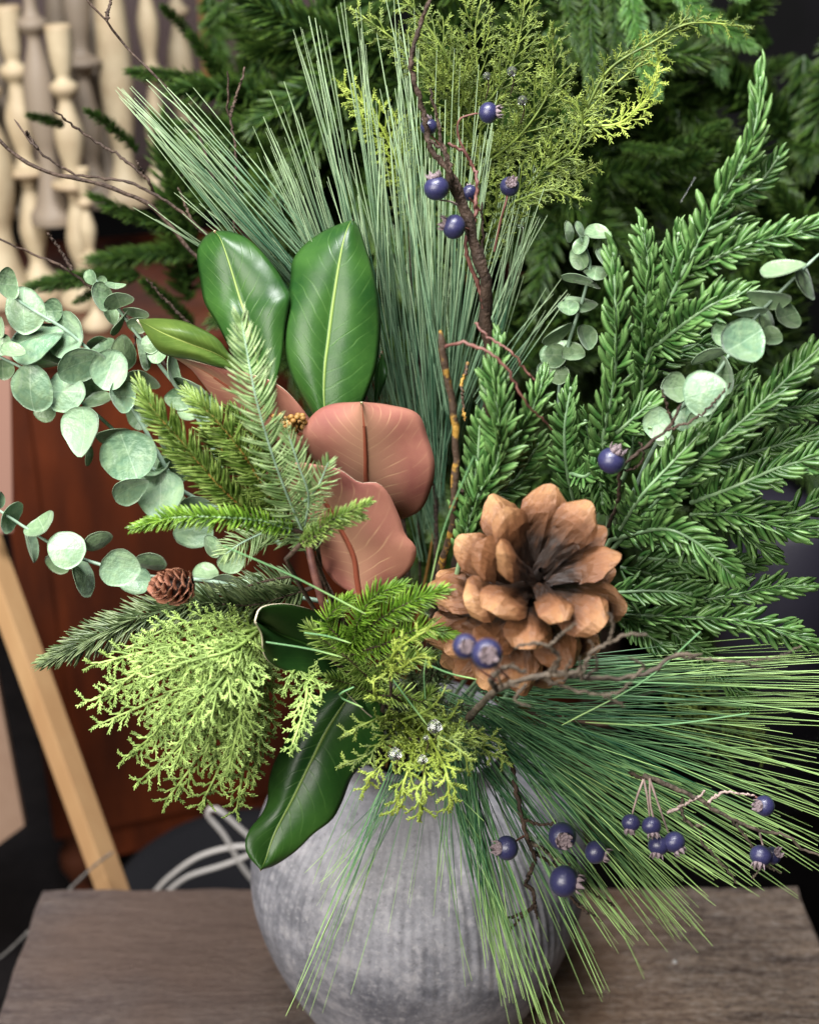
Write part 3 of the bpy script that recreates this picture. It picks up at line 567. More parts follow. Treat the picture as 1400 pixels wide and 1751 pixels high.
# ------------------------------------------------------------------ magnolia leaves
def mag_leaf(root, Lp, Mp, Rp, front, back, bulge=.003, nu=44, nv=11, name='leaf', label=None, wave=.002, ribtube=None, seed=0):
    Lc, Mc, Rc = cr(pw(Lp), nu), cr(pw(Mp), nu), cr(pw(Rp), nu); vs = np.r_[np.linspace(-1, 0, nv)[:-1], np.linspace(0, 1, nv)]
    V = []
    for v in vs:
        e = Lc if v < 0 else Rc; a = abs(v); V.append(Mc*(1-a)+e*a)
    V = np.stack(V, 1); nn = tocam(V.mean((0, 1)))
    u = np.linspace(0, 1, nu)[:, None]; av = abs(vs)[None]
    V = V+nn*(bulge*4*av*(1-av)*np.sin(np.pi*u)**.5)[..., None]+nn*(wave*np.sin(u*13+seed+vs[None]*2.0)*av**1.5)[..., None]
    # quilting between the side veins
    V = V+nn*(.00005*np.sin((u+.2*av)*15*2*np.pi)*np.minimum(av*5, 1)*(1-av)**.3)[..., None]
    m_ = len(vs); i = np.arange(nu-1)[:, None]*m_; j = np.arange(m_-1)[None]; Fc = np.stack([i+j, i+j+1, i+m_+j+1, i+m_+j], -1).reshape(-1, 4)
    Vf = V.reshape(-1, 3); k = (nu//2)*m_+m_//2; f = [(nu//2)*m_+m_//2, (nu//2)*m_+m_//2+1, (nu//2+1)*m_+m_//2+1]
    nrm = np.cross(Vf[f[1]]-Vf[f[0]], Vf[f[2]]-Vf[f[0]])
    if np.dot(nrm, nn) < 0: Fc = Fc[:, ::-1]
    o = put(name, Vf, Fc, [M[front], M[back], M['rim']], root, True, {'lu': np.repeat(u[:, 0], m_), 'lv': np.tile(vs, nu)})
    sd = o.modifiers.new('thick', 'SOLIDIFY'); sd.thickness = .0011; sd.offset = -1; sd.material_offset = 1; sd.material_offset_rim = 2
    if label: o['label'] = label
    if ribtube:
        g = Geo(); c = Mc[int(ribtube[0]*nu):int(ribtube[1]*nu)]+nn*.0008; g.tube(c, np.linspace(ribtube[2], ribtube[3], len(c))*mpp(c[0]), 8, .05); g.build('midrib', M['rib_brown'], o)
    return o
def y3(pts, Y0, Y1): return [(a, b, Y0+(Y1-Y0)*i/(len(pts)-1)) for i, (a, b) in enumerate(pts)]
mg = thing('magnolia_spray', 'magnolia stem with glossy green and copper backed leaves, above the middle', 'magnolia spray', W(640, 900, -.08), 'magnolia leaf stems')
mag_leaf(mg, y3([(366, 394), (350, 405), (337, 432), (343, 482), (350, 518), (371, 553), (389, 589), (415, 640), (455, 700)], -.005, -.10),
         y3([(366, 394), (378, 410), (393, 453), (410, 510), (421, 543), (436, 600), (448, 660), (455, 700)], -.03, -.10),
         y3([(366, 394), (396, 396), (428, 411), (464, 450), (489, 489), (496, 510), (488, 560), (478, 630), (455, 700)], -.018, -.10),
         'mag_green', 'mag_brown', .006, label='upper left glossy green leaf', seed=1)
mag_leaf(mg, y3([(602, 375), (557, 393), (521, 418), (500, 446), (496, 482), (487, 521), (485, 564), (489, 607), (503, 653), (535, 710), (565, 760)], -.015, -.11),
         y3([(602, 375), (595, 388), (586, 418), (577, 468), (568, 528), (561, 582), (555, 629), (554, 690), (565, 760)], -.028, -.115),
         y3([(602, 375), (614, 389), (625, 421), (636, 457), (646, 500), (651, 546), (650, 582), (645, 621), (632, 661), (610, 710), (565, 760)], -.022, -.11),
         'mag_green', 'mag_brown', .007, label='tall pointed glossy green leaf', seed=2.2)
mag_leaf(mg, y3([(236, 546), (271, 544), (311, 548), (343, 561), (371, 578), (389, 600), (410, 630), (430, 660)], -.09, -.09),
         y3([(236, 546), (280, 570), (330, 590), (370, 605), (400, 625), (430, 660)], -.11, -.09),
         y3([(236, 546), (250, 571), (271, 600), (296, 611), (330, 616), (365, 626), (400, 634), (425, 642), (430, 660)], -.12, -.09),
         'mag_olive', 'mag_brown', .006, label='olive green leaf curling over on the left', seed=3)
mag_leaf(mg, y3([(294, 609), (340, 620), (385, 631), (421, 638), (470, 655), (510, 690), (560, 760)], -.10, -.09),
         y3([(294, 609), (350, 635), (400, 668), (450, 700), (500, 735), (560, 760)], -.085, -.08),
         y3([(294, 609), (325, 630), (342, 650), (357, 670), (379, 697), (411, 713), (460, 745), (510, 775), (560, 760)], -.07, -.08),
         'mag_brown', 'mag_green', .004, label='folded pink brown leaf under the olive one', seed=4, ribtube=(.25, .9, 2.5, 4))
mag_leaf(mg, y3([(618, 687), (575, 689), (545, 700), (523, 725), (519, 748), (535, 785), (570, 830), (640, 900)], -.13, -.14),
         y3([(618, 687), (623, 736), (625, 780), (626, 821), (634, 865), (640, 900)], -.155, -.14),
         y3([(618, 687), (664, 692), (714, 707), (732, 750), (743, 793), (737, 836), (712, 878), (640, 900)], -.13, -.14),
         'mag_brown', 'mag_green', .004, label='upper copper brown leaf seen from beneath', seed=5, ribtube=(.2, 1.0, 2.6, 6))
mag_leaf(mg, y3([(445, 815), (490, 790), (550, 796), (582, 804), (614, 825), (643, 825), (664, 843), (684, 886), (693, 914), (710, 934), (709, 957), (696, 979), (671, 1000), (646, 1014), (616, 1027)], -.18, -.18),
         y3([(445, 815), (490, 815), (537, 832), (560, 865), (582, 904), (604, 950), (610, 990), (616, 1027)], -.175, -.18),
         y3([(445, 815), (450, 855), (490, 890), (525, 925), (545, 950), (556, 975), (575, 998), (600, 1014), (616, 1027)], -.17, -.18),
         'mag_brown', 'mag_green', .005, label='lower wavy edged copper brown leaf', seed=6.5, wave=.003, ribtube=(.25, 1.0, 3, 5.5))
mag_leaf(mg, [(652, 600, -.02), (640, 640, -.03), (640, 700, -.04)], [(652, 600, -.02), (646, 650, -.03), (640, 700, -.04)], [(652, 600, -.02), (662, 640, -.03), (640, 700, -.04)], 'mag_shaded', 'mag_brown', .002, 14, 5, label='narrow dark leaf behind the tall green one')
g = Geo(); p = cr(pw([(560, 700, -.06), (590, 800, -.07), (640, 900, -.07), (690, 1060, -.06), (715, 1260, -.0)]), 24); g.tube(p, .005, 8, .1); g.build('stem', M['twig'], mg)
# seed pod of small ochre grains between the leaves
g = Geo()
for i in range(46):
    c = W(500+R.gauss(0, 12), 724+R.gauss(0, 8), -.13+R.uniform(-.008, .008)); g.lathe([(.0001, -.0022), (.002, -.0012), (.0025, .0003), (.0016, .0018), (.0001, .0023)], c, 6, R.random())
tag(g.build('ochre_seed_pod', M['orange_stem']), 'small knobbly ochre seed pod tucked between the copper leaves', 'seed pod')
mg = thing('magnolia_spray', 'lower magnolia stem with one shaded and one long green leaf hanging over the vase', 'magnolia spray', W(650, 1190, -.14), 'magnolia leaf stems')
mag_leaf(mg, y3([(437, 1062), (446, 1040), (475, 1033), (507, 1036), (545, 1050), (600, 1100), (640, 1160), (650, 1235)], -.245, -.15),
         y3([(437, 1062), (480, 1085), (530, 1105), (580, 1140), (620, 1180), (650, 1235)], -.225, -.14),
         y3([(437, 1062), (448, 1084), (452, 1119), (471, 1139), (507, 1152), (543, 1158), (579, 1171), (603, 1195), (627, 1218), (650, 1235)], -.26, -.16),
         'mag_shaded', 'mag_brown', .003, label='very dark green leaf, its shade put into the colour', seed=7)
mag_leaf(mg, y3([(446, 1488), (424, 1462), (420, 1437), (429, 1415), (446, 1394), (457, 1369), (459, 1337), (468, 1305), (486, 1272), (512, 1225), (550, 1185), (620, 1160)], -.235, -.15),
         y3([(446, 1488), (455, 1468), (471, 1422), (504, 1358), (532, 1301), (557, 1251), (590, 1200), (620, 1160)], -.24, -.15),
         y3([(446, 1488), (471, 1480), (507, 1455), (536, 1426), (568, 1401), (586, 1369), (600, 1333), (614, 1315), (640, 1300), (655, 1260), (650, 1200), (620, 1160)], -.235, -.15),
         'mag_green', 'mag_brown', .006, label='long green leaf hanging over the vase', seed=8, wave=.004)
g = Geo(); p = cr(pw([(620, 1150, -.15), (660, 1190, -.12), (715, 1270, -.0)]), 12); g.tube(p, .004, 8, .1); g.build('stem', M['twig'], mg)

# ------------------------------------------------------------------ eucalyptus
def euc_mesh(seed, point=0.0):
    rr_ = random.Random(seed); NR, NA = 7, 30; V = []; 
    for k in range(NR+1):
        r = k/NR
        for a in range(NA):
            th_ = 2*math.pi*a/NA; e = 1+.035*math.sin(2*th_+seed)+.03*math.sin(3*th_+seed*2)+.012*math.sin(9*th_+seed)
            if point: e += point*max(0, math.cos(th_+math.pi/2))**8
            x = r*e*math.cos(th_); y = r*e*math.sin(th_); V.append((x, y, .20*r*r*(1+.4*math.sin(2*th_+seed))-.10*abs(x)*(1-r)*0+.07*abs(x)))
    i = np.arange(NR)[:, None]*NA; j = np.arange(NA)[None]; Fc = np.stack([i+j, i+(j+1) % NA, i+NA+(j+1) % NA, i+NA+j], -1).reshape(-1, 4)
    return V, Fc
EM = {}
for mk in ('euc', 'euc_dark'):
    EM[mk] = []
    for sd_, pt in ((1, .0), (2, .05), (3, .22), (4, .10)):
        V, Fc = euc_mesh(sd_, pt); top = np.array(V); bot = top-np.array([0, 0, .035]); n_ = len(top)
        NA = 30; e0 = n_-NA; rim = [[e0+a, n_+e0+a, n_+e0+(a+1) % NA, e0+(a+1) % NA] for a in range(NA)]
        EM[mk].append(make_mesh('eucalyptus_leaf', np.vstack([top, bot]), np.vstack([Fc, Fc[:, ::-1]+n_, rim]), M[mk]))
def euc(label, stems, leaves, Y, name='eucalyptus_spray'):
    p0 = pw(stems[0], Y)[0]; root = thing(name, label, 'eucalyptus', p0, 'silver dollar eucalyptus sprays')
    for s_ in stems:
        p = cr(pw(s_, Y), 26); g = Geo(); g.tube(p, np.linspace(4.2, 2.2, 26)*mpp(p[0]), 7, .06); g.build('stem', M['euc_stem'], root)
    for lf in leaves:
        x, y, a, b, ang = lf[:5]; mk = 'euc_dark' if len(lf) > 5 and 'd' in lf[5] else 'euc'; dy = lf[6] if len(lf) > 6 else 0
        Yl = Y+dy+R.uniform(-.012, .012); c = W(x, y, Yl); s_ = mpp(c)*1.06; n = tocam(c); an = math.radians(ang)
        # a along ang (degrees, counter clockwise from right), b across
        ux = RT*math.cos(an)+UP*math.sin(an); uy = -RT*math.sin(an)+UP*math.cos(an)
        if a < b: a, b, ux, uy = b, a, uy, -ux
        ratio = min(1, b/a)
        if ratio < .85:
            tl = math.acos(max(ratio*.95, .12)); sg = 1 if R.random() < .65 else -1
            uy2 = uy*math.cos(tl)+n*math.sin(tl)*sg; b2 = a
        else:
            tl = R.uniform(-.35, .35); uy2 = uy*math.cos(tl)+n*math.sin(tl); b2 = b/math.cos(tl)
        tl2 = R.uniform(-.22, .22); ux2 = ux*math.cos(tl2)+n*math.sin(tl2)
        nz_ = np.cross(ux2, uy2); q = R.choice([0, 1, 2, 3]); 
        for _ in range(q): ux2, uy2, a, b2 = uy2, -ux2, b2, a
        m = np.eye(4); m[:3, 0] = ux2*a*s_; m[:3, 1] = uy2*b2*s_; m[:3, 2] = nz_*a*s_*R.choice([1, 1, -.8]); m[:3, 3] = c-p0
        o = bpy.data.objects.new('leaf', EM[mk][R.choice([0, 0, 1, 3, 2] if 'p' not in (lf[5] if len(lf) > 5 else '') else [2])]); COL.objects.link(o); o.parent = root; o.matrix_basis = Matrix(m)
euc('silver green eucalyptus spray with the most round leaves, spilling left over the cabinet',
    [[(480, 930), (400, 880), (330, 850), (260, 800), (200, 740), (130, 680), (60, 640), (-20, 600)], [(300, 830), (240, 720), (190, 640), (120, 570), (40, 520), (-10, 480)]],
    [(41, 530, 34, 37, 0), (55, 579, 41, 32, 15), (118, 575, 31, 37, -20), (137, 621, 37, 30, 20), (188, 632, 30, 34, -20), (53, 666, 37, 36, 0, '', -.02), (107, 670, 30, 35, 0, '', -.015), (145, 734, 30, 37, 0, 'p', -.02),
     (91, 532, 18, 20, 0, 'd', .03), (155, 658, 26, 22, 0, 'd', .02), (207, 678, 19, 28, 0), (168, 690, 26, 11, 20, 'd'), (79, 704, 17, 17, 0, 'd', .02), (198, 741, 32, 17, 5, 'd'), (155, 778, 8, 18, 0, 'd'), (221, 779, 45, 42, 20, '', -.02),
     (220, 836, 28, 22, 25, '', -.03), (275, 843, 41, 38, 0), (266, 800, 26, 16, 10, 'd'), (336, 868, 30, 24, 0), (330, 905, 34, 26, 10), (180, 600, 22, 14, 30, 'd', .02), (214, 606, 22, 26, 0, 'd', .03), (243, 646, 30, 15, -10, 'd', .03),
     (240, 705, 24, 26, 0, 'd', .02), (300, 800, 26, 22, 0, 'd', .02), (330, 700, 26, 22, 0, 'd', .03), (12, 486, 17, 25, 0, 'd'), (4, 560, 10, 18, 0, 'd'), (5, 590, 16, 18, 0, 'd'), (22, 603, 22, 12, -10, 'd', -.02), (72, 628, 28, 8, 5, 'd'), (5, 628, 20, 16, 0, 'd', .01),
     (110, 615, 14, 26, 40, 'd', .03), (85, 600, 26, 20, 0, 'd', .03), (170, 585, 20, 12, 0, 'd', .03), (300, 870, 24, 24, 0, 'd', .03), (290, 750, 22, 26, 0, 'd', .03)], -.06)
euc('thin eucalyptus tip with tiny folded leaves and a bud, left of the magnolia',
    [[(380, 800), (330, 700), (270, 620), (215, 545), (185, 505), (152, 465)]],
    [(156, 473, 10, 13, 0, 'd'), (175, 482, 8, 10, 0, 'd'), (171, 508, 14, 24, 5, 'd'), (202, 511, 24, 13, 15, 'd'), (198, 491, 17, 5, -5, 'd'), (188, 535, 12, 17, 10, 'd'), (233, 530, 22, 8, -10, 'd'), (236, 553, 18, 14, 10, 'd'), (200, 552, 5, 22, -35, 'd'),
     (257, 588, 16, 15, 0, 'd'), (291, 632, 9, 33, 5, 'd'), (250, 605, 6, 26, 10, 'd'), (270, 600, 17, 20, 0, 'd'), (325, 658, 28, 16, -20, 'd'), (355, 700, 24, 22, 0, 'd', .02), (310, 680, 22, 20, 0, 'd', .03)], -.05)
euc('lower left eucalyptus strand with sparse leaves reaching the left edge above the olive fir',
    [[(560, 1030), (450, 1010), (350, 992), (250, 985), (170, 965), (115, 945), (75, 922), (30, 893), (-20, 860)]],
    [(17, 882, 15, 28, -30), (73, 900, 28, 14, 35, 'd'), (48, 932, 6, 32, 5), (114, 938, 33, 30, 0, '', -.02), (170, 929, 26, 14, 25, 'd'), (147, 985, 16, 34, 10), (204, 970, 31, 32, 0, '', -.02), (257, 966, 26, 15, -5, 'd'), (235, 995, 24, 22, 0), (100, 960, 22, 14, -20, 'd'),
     (352, 982, 22, 14, 0, 'd'), (389, 995, 28, 16, -10, 'd'), (430, 1000, 20, 16, 0, 'd'), (360, 935, 14, 20, 20, 'd'), (0, 855, 5, 14, 0, 'd'), (395, 960, 22, 20, 0, 'd', .02), (340, 1015, 20, 14, 0, 'd', .02)], -.10)
euc('right eucalyptus strand with two large round leaves hanging toward the pine cone',
    [[(1060, 900, -.08), (1110, 780, -.13), (1164, 696, -.16), (1221, 643, -.16), (1279, 557, -.16), (1346, 486, -.16), (1410, 425, -.16)]],
    [(1340, 466, 36, 12, 20, 'd'), (1383, 478, 11, 34, 20, 'd'), (1314, 503, 38, 15, -8, 'd'), (1343, 541, 17, 24, 25, 'd'), (1282, 528, 28, 6, 5), (1316, 550, 13, 23, 20, 'd'), (1318, 578, 19, 16, 0, 'd'), (1266, 587, 33, 39, 35, '', -.03), (1232, 573, 17, 20, 0, 'd', .01),
     (1213, 614, 30, 11, 15, 'd'), (1245, 641, 12, 32, 5, 'd'), (1200, 671, 33, 37, 15, '', -.03), (1150, 664, 18, 25, 10, 'd'), (1125, 725, 25, 26, 0, '', -.01), (1170, 716, 23, 20, 0), (1190, 722, 18, 20, 0, 'd'), (1380, 690, 18, 12, 0, 'd', .05), (1371, 722, 22, 12, 0, 'd', .05), (1135, 750, 14, 14, 0, 'd')], -.16)
euc('upright eucalyptus tip with small folded leaves left of the upright evergreen pair',
    [[(960, 800, .0), (955, 680, -.03), (971, 590, -.05), (985, 545, -.05), (1003, 486, -.05), (1008, 446, -.05), (985, 390, -.05)]],
    [(1021, 403, 23, 12, -5, 'd'), (996, 420, 10, 18, -30, 'd'), (975, 396, 6, 17, 0, 'd'), (993, 391, 7, 13, 20, 'd'), (992, 440, 16, 20, 30, 'd'), (1030, 444, 12, 20, 35, 'd'), (1018, 462, 20, 11, -10, 'd'), (988, 472, 24, 8, -10, 'd'), (1005, 480, 22, 6, -20, 'd'),
     (993, 514, 28, 12, -12, 'd'), (971, 528, 17, 13, 0, 'd'), (950, 566, 28, 9, 35, 'd'), (999, 578, 15, 22, 20, 'd'), (946, 607, 23, 20, 0, 'd'), (980, 606, 20, 15, 0, 'd'), (965, 600, 20, 14, 20, 'd'), (955, 640, 18, 16, 0, 'd'), (930, 640, 12, 18, 0, 'd')], -.05)

# ------------------------------------------------------------------ cedar fronds
def frond(g, path, halfw, n1, L2, wd, view_tilt=.3, droop=.0, fork=3, prongs=2, prlen=4.0, flat=.75):
    """flat cedar frond. path base->tip world, widths in metres"""
    C = cr(path, 50); T = tangents(C); s_ = mpp(C[0]); L3 = prlen*s_
    vn = unit(tocam(C[25])+unit(rng.normal(0, 1, 3))*view_tilt); segs = []
    def stick(p, d, L, w, T2, cv=.3):
        b = unit(rng.normal(0, 1, 3))*.15; pts = [p]
        for k in range(1, 4): pts.append(pts[-1]+unit(d+T2*cv*k/3+b*k/3+np.array([0, 0, -droop*k/3]))*L/3)
        segs.append((np.array(pts), w)); return np.array(pts)
    for i in range(n1):
        t_ = (i+.6)/n1; k = min(int(t_*49), 48); p = C[k]; Tn = T[k]; Nn = unit(vn-Tn*np.dot(vn, Tn)); B = np.cross(Tn, Nn)*(1 if i % 2 else -1)
        l1 = halfw*np.interp(t_, [0, .25, .6, 1], [.65, 1, .8, .22])*rng.uniform(.75, 1.15); a = rng.uniform(.65, .95)*np.interp(t_, [0, 1], [1.1, .7])
        d1 = unit(Tn*math.cos(a)+B*math.sin(a)+Nn*rng.normal(0, .18)); q = stick(p, d1, l1, wd, Tn, .5)
        n2 = max(2, int(l1/(L2*.36))); qi = cr(q, 20)
        for j in range(n2):
            u_ = (j+.5)/n2; p2 = qi[int(u_*19)]; Td = unit(q[-1]-q[0]); B2 = np.cross(Td, Nn)*(1 if j % 2 else -1)
            l2 = L2*np.interp(u_, [0, .5, 1], [1, .9, .5])*rng.uniform(.7, 1.15); a2 = rng.uniform(.6, .9)
            d2 = unit(Td*math.cos(a2)+B2*math.sin(a2)+Nn*rng.normal(0, .22)); q2 = stick(p2, d2, l2, wd*.85, Td, .4)
            n3 = max(1, int(l2/(L3*.75))); 
            for m_ in range(n3):
                u3 = (m_+.7)/n3; p3 = q2[0]*(1-u3)+q2[-1]*u3
                for sg in ((1, -1) if prongs == 2 else ((1,) if m_ % 2 else (-1,))):
                    B3 = np.cross(d2, Nn)*sg; a3 = rng.uniform(.55, .95); d3 = unit(d2*math.cos(a3)+B3*math.sin(a3)+Nn*rng.normal(0, .3)); stick(p3, d3, L3*rng.uniform(.7, 1.2), wd*.75, d2, .3)
    P = np.array([a for a, _ in segs]); wv = np.array([b for _, b in segs])[:, None]*np.array([.8, 1, .95, .5])[None]
    g.blades(P, wv, wv*flat, np.cross(unit(P[:, -1]-P[:, 0]), vn[None]), rng.uniform(0, 1, len(P))); g.tube(C, np.linspace(wd*2.2, wd, 50), 5, .05)
def cedar(name, label, fronds, mat, group, beads=(), cat='cedar sprig', pr=4.0, prongs=2, droop=0., stem='twig', down=True, wdd=1.25):
    p0 = pw(fronds[0][0])[0]; root = thing(name, label, cat, p0, group)
    for f in fronds:
        pp, hw, n1, L2 = f[:4]; mt = f[4] if len(f) > 4 else mat; wd = f[5] if len(f) > 5 else wdd
        p = pw(pp); s_ = mpp(p[0]); g = Geo(); frond(g, p, hw*s_, n1, L2*s_, wd*s_, prlen=pr, prongs=prongs, droop=droop, flat=.4 if pr > 5.55 else .7); g.build('frond', M[mt], root)
    for (x, y, r, Yb) in beads:
        c = W(x, y, Yb); s_ = mpp(c); b = Geo(); b.lathe([(.0001, -1), (.55, -.8), (.95, -.35), (.98, .3), (.6, .8), (.0001, 1)], (0, 0, 0), 8); b.V[0] = b.V[0]*r*s_+c; b.build('crystal_bead', M['glass'], root, False)
        g = Geo(); g.tube(cr([c, c+np.array([.002, .004, -.008]), c+np.array([0, .01, -.02])], 6), .0006, 5); g.build('bead_wire', M['twig'], root)
    if down: g = Geo(); q = stem_down(p0[None]+np.array([[0, 0, 0], [0, 0, .02]])); g.tube(q, 3.2*mpp(q[0]), 6, .1); g.build('stem', M[stem], root)
    return root
CG = 'cedar and cypress sprigs'
Yc = -.20
cedar('cypress_sprig', 'bright lime green cypress bush hanging over the left shoulder of the vase',
  [([(455, 1060, -.17), (380, 1090, -.20), (290, 1105, -.22), (165, 1135, -.22)], 62, 22, 26), ([(450, 1070, -.17), (370, 1120, -.21), (280, 1150, -.23), (150, 1200, -.23)], 62, 22, 26),
   ([(450, 1070, -.17), (380, 1130, -.22), (300, 1180, -.23), (172, 1238, -.23)], 60, 22, 26), ([(445, 1075, -.17), (380, 1150, -.22), (310, 1220, -.24), (215, 1295, -.23)], 66, 22, 28),
   ([(445, 1080, -.17), (390, 1170, -.22), (320, 1260, -.24), (240, 1335, -.23)], 66, 22, 28), ([(440, 1080, -.17), (400, 1180, -.22), (350, 1280, -.24), (285, 1368, -.23)], 70, 24, 30),
   ([(445, 1080, -.17), (410, 1190, -.22), (385, 1290, -.24), (345, 1375, -.23)], 70, 24, 30), ([(450, 1080, -.17), (430, 1190, -.22), (420, 1290, -.24), (405, 1385, -.23)], 66, 24, 30),
   ([(455, 1080, -.17), (450, 1170, -.21), (448, 1250, -.22), (432, 1330, -.22)], 46, 20, 24), ([(450, 1060, -.17), (380, 1060, -.19), (300, 1070, -.20), (215, 1110, -.20)], 46, 18, 22),
   ([(450, 1070, -.2), (360, 1100, -.24), (270, 1130, -.25), (190, 1180, -.25)], 60, 22, 26), ([(445, 1075, -.2), (400, 1110, -.25), (330, 1130, -.26), (250, 1160, -.26)], 56, 20, 26), ([(445, 1080, -.2), (420, 1150, -.25), (410, 1230, -.26), (390, 1320, -.26)], 60, 22, 28), ([(445, 1080, -.2), (380, 1160, -.26), (330, 1230, -.27), (300, 1310, -.27)], 60, 22, 28),
   ([(445, 1075, -.2), (370, 1140, -.25), (310, 1190, -.26), (260, 1260, -.26)], 60, 22, 26), ([(445, 1080, -.2), (410, 1140, -.25), (380, 1220, -.26), (350, 1290, -.26)], 60, 22, 28)],
  'cedar_lime', CG, pr=5.6, wdd=1.8, droop=.15, cat='cypress sprig')
cedar('cypress_sprig', 'small green cypress sprig dangling between the dark leaf and the long green leaf',
  [([(520, 1130, -.19), (525, 1180, -.23), (515, 1230, -.25), (497, 1282, -.26)], 40, 18, 22), ([(520, 1130, -.19), (500, 1150, -.22), (485, 1180, -.23)], 26, 10, 18), ([(520, 1140, -.19), (545, 1170, -.23), (550, 1195, -.24)], 22, 8, 16)],
  'cedar_lime', CG, pr=6.5, wdd=1.8, droop=.15, cat='cypress sprig')
cedar('cedar_sprig', 'olive cedar sprig with yellow tips and crystal beads lying on the vase rim',
  [([(705, 1225, -.20), (660, 1225, -.25), (620, 1240, -.27), (590, 1255, -.27)], 36, 14, 20, 'cedar_olive', 1.5), ([(705, 1225, -.20), (660, 1260, -.25), (630, 1290, -.27), (590, 1305, -.27)], 40, 14, 22, 'cedar_olive', 1.5), ([(705, 1230, -.20), (670, 1290, -.26), (640, 1320, -.28), (622, 1350, -.28)], 40, 14, 22, 'cedar_yellow', 1.5),
   ([(710, 1235, -.20), (705, 1290, -.26), (690, 1340, -.28), (672, 1390, -.28)], 44, 16, 24, 'cedar_yellow', 1.7), ([(715, 1235, -.20), (725, 1290, -.26), (725, 1340, -.29), (715, 1398, -.29)], 48, 16, 26, 'cedar_yellow', 1.7), ([(720, 1235, -.20), (750, 1290, -.26), (765, 1330, -.29), (768, 1385, -.29)], 44, 16, 26, 'cedar_yellow', 1.7),
   ([(720, 1230, -.20), (770, 1260, -.25), (815, 1275, -.26), (862, 1300, -.26)], 44, 16, 22, 'cedar_olive', 1.5), ([(720, 1230, -.20), (770, 1240, -.24), (810, 1255, -.25), (855, 1270, -.25)], 34, 14, 20, 'cedar_olive', 1.5), ([(715, 1230, -.20), (735, 1250, -.26), (790, 1285, -.28), (800, 1320, -.28)], 36, 12, 20, 'cedar_olive', 1.5)],
  'cedar_olive', CG, beads=[(743, 1243, 13, -.31), (675, 1290, 12, -.30), (722, 1299, 9, -.31), (728, 1262, 5, -.29)], pr=5.5, prongs=2)
cedar('cedar_sprig', 'small yellow green cedar curl between the bright fir tuft and the pine cone',
  [([(668, 1150, -.24), (672, 1120, -.27), (700, 1095, -.28), (735, 1075, -.28)], 34, 12, 20, 'cedar_yellow', 1.4), ([(668, 1150, -.24), (690, 1140, -.27), (710, 1125, -.28), (735, 1125, -.28)], 28, 10, 16, 'cedar_yellow', 1.4), ([(650, 1200, -.24), (640, 1185, -.27), (640, 1165, -.27), (655, 1155, -.27)], 22, 8, 14, 'cedar_yellow', 1.4),
   ([(690, 1230, -.24), (730, 1215, -.26), (750, 1195, -.27), (762, 1175, -.27)], 16, 8, 12, 'cedar_olive', 1.3), ([(720, 1220, -.24), (765, 1230, -.26), (785, 1200, -.27)], 14, 8, 12, 'cedar_olive', 1.3)], 'cedar_yellow', CG, pr=5)
UG = 'olive cedar fronds behind the top of the arrangement'
cedar('cedar_branch', 'tall olive cedar branch on an orange stem, top middle behind the blue berries',
  [([(815, 420, .06), (818, 290, .06), (822, 170, .06), (812, 60, .06), (830, -30, .06)], 105, 30, 30), ([(818, 250, .06), (760, 160, .04), (700, 90, .04), (610, 20, .04)], 60, 24, 26), ([(816, 220, .06), (770, 110, .04), (720, 30, .04), (670, -20, .04)], 60, 24, 26),
   ([(818, 200, .06), (870, 120, .05), (890, 50, .05), (900, -20, .05)], 60, 22, 26), ([(818, 290, .06), (890, 230, .04), (940, 150, .04), (945, 60, .04)], 70, 24, 28), ([(818, 190, .06), (760, 130, .05), (740, 100, .05), (720, 60, .05)], 50, 20, 24)],
  'cedar_olive', UG, beads=[(875, 122, 9, .02), (832, 130, 7, .02), (893, 172, 9, .02), (890, 385, 7, .02)], pr=5.5, stem='orange_stem', down=False)
cedar('cedar_branch', 'arching yellow green cedar branch pointing to the upper right corner',
  [([(800, 470, .04), (850, 380, .02), (930, 290, .0), (1000, 195, .0), (1080, 120, .0), (1125, 90, .0)], 66, 34, 28, 'cedar_olive', 1.35), ([(1000, 190, .0), (1040, 120, .0), (1110, 75, .0), (1180, 40, .0), (1272, 45, .0)], 34, 22, 22, 'cedar_olive', 1.3),
   ([(990, 215, .0), (1060, 210, -.01), (1110, 160, -.02), (1128, 100, -.02)], 36, 18, 24, 'cedar_yellow', 1.3), ([(930, 290, .0), (985, 250, -.01), (990, 190, -.01), (930, 130, -.01)], 34, 18, 22, 'cedar_olive', 1.3), ([(880, 345, .0), (940, 325, -.01), (990, 340, -.01)], 26, 14, 20, 'cedar_olive', 1.3),
   ([(930, 290, .0), (980, 300, .0), (1018, 285, .0)], 30, 14, 20, 'cedar_olive', 1.2)], 'cedar_olive', UG, pr=6, stem='orange_stem')
cedar('cedar_branch', 'flat yellow green cedar frond glimpsed behind the long silvery needles',
  [([(700, 330, .05), (672, 260, .05), (640, 200, .05), (590, 148, .05)], 62, 22, 28, 'cedar_yellow', 1.3), ([(740, 420, .05), (700, 330, .05), (690, 260, .05), (700, 200, .05)], 46, 18, 26, 'cedar_olive', 1.3)], 'cedar_olive', UG, pr=5, down=True)
cedar('cedar_branch', 'yellow green cedar frond hanging behind the blue berries and right long needles',
  [([(1130, 1150, .0), (1200, 1200, .0), (1260, 1240, .0), (1310, 1290, .0)], 50, 18, 26, 'cedar_olive', 1.3), ([(1130, 1160, .0), (1190, 1240, .0), (1230, 1280, .0), (1250, 1300, .0)], 44, 14, 24, 'cedar_olive', 1.3)], 'cedar_olive', UG, pr=5, down=True)

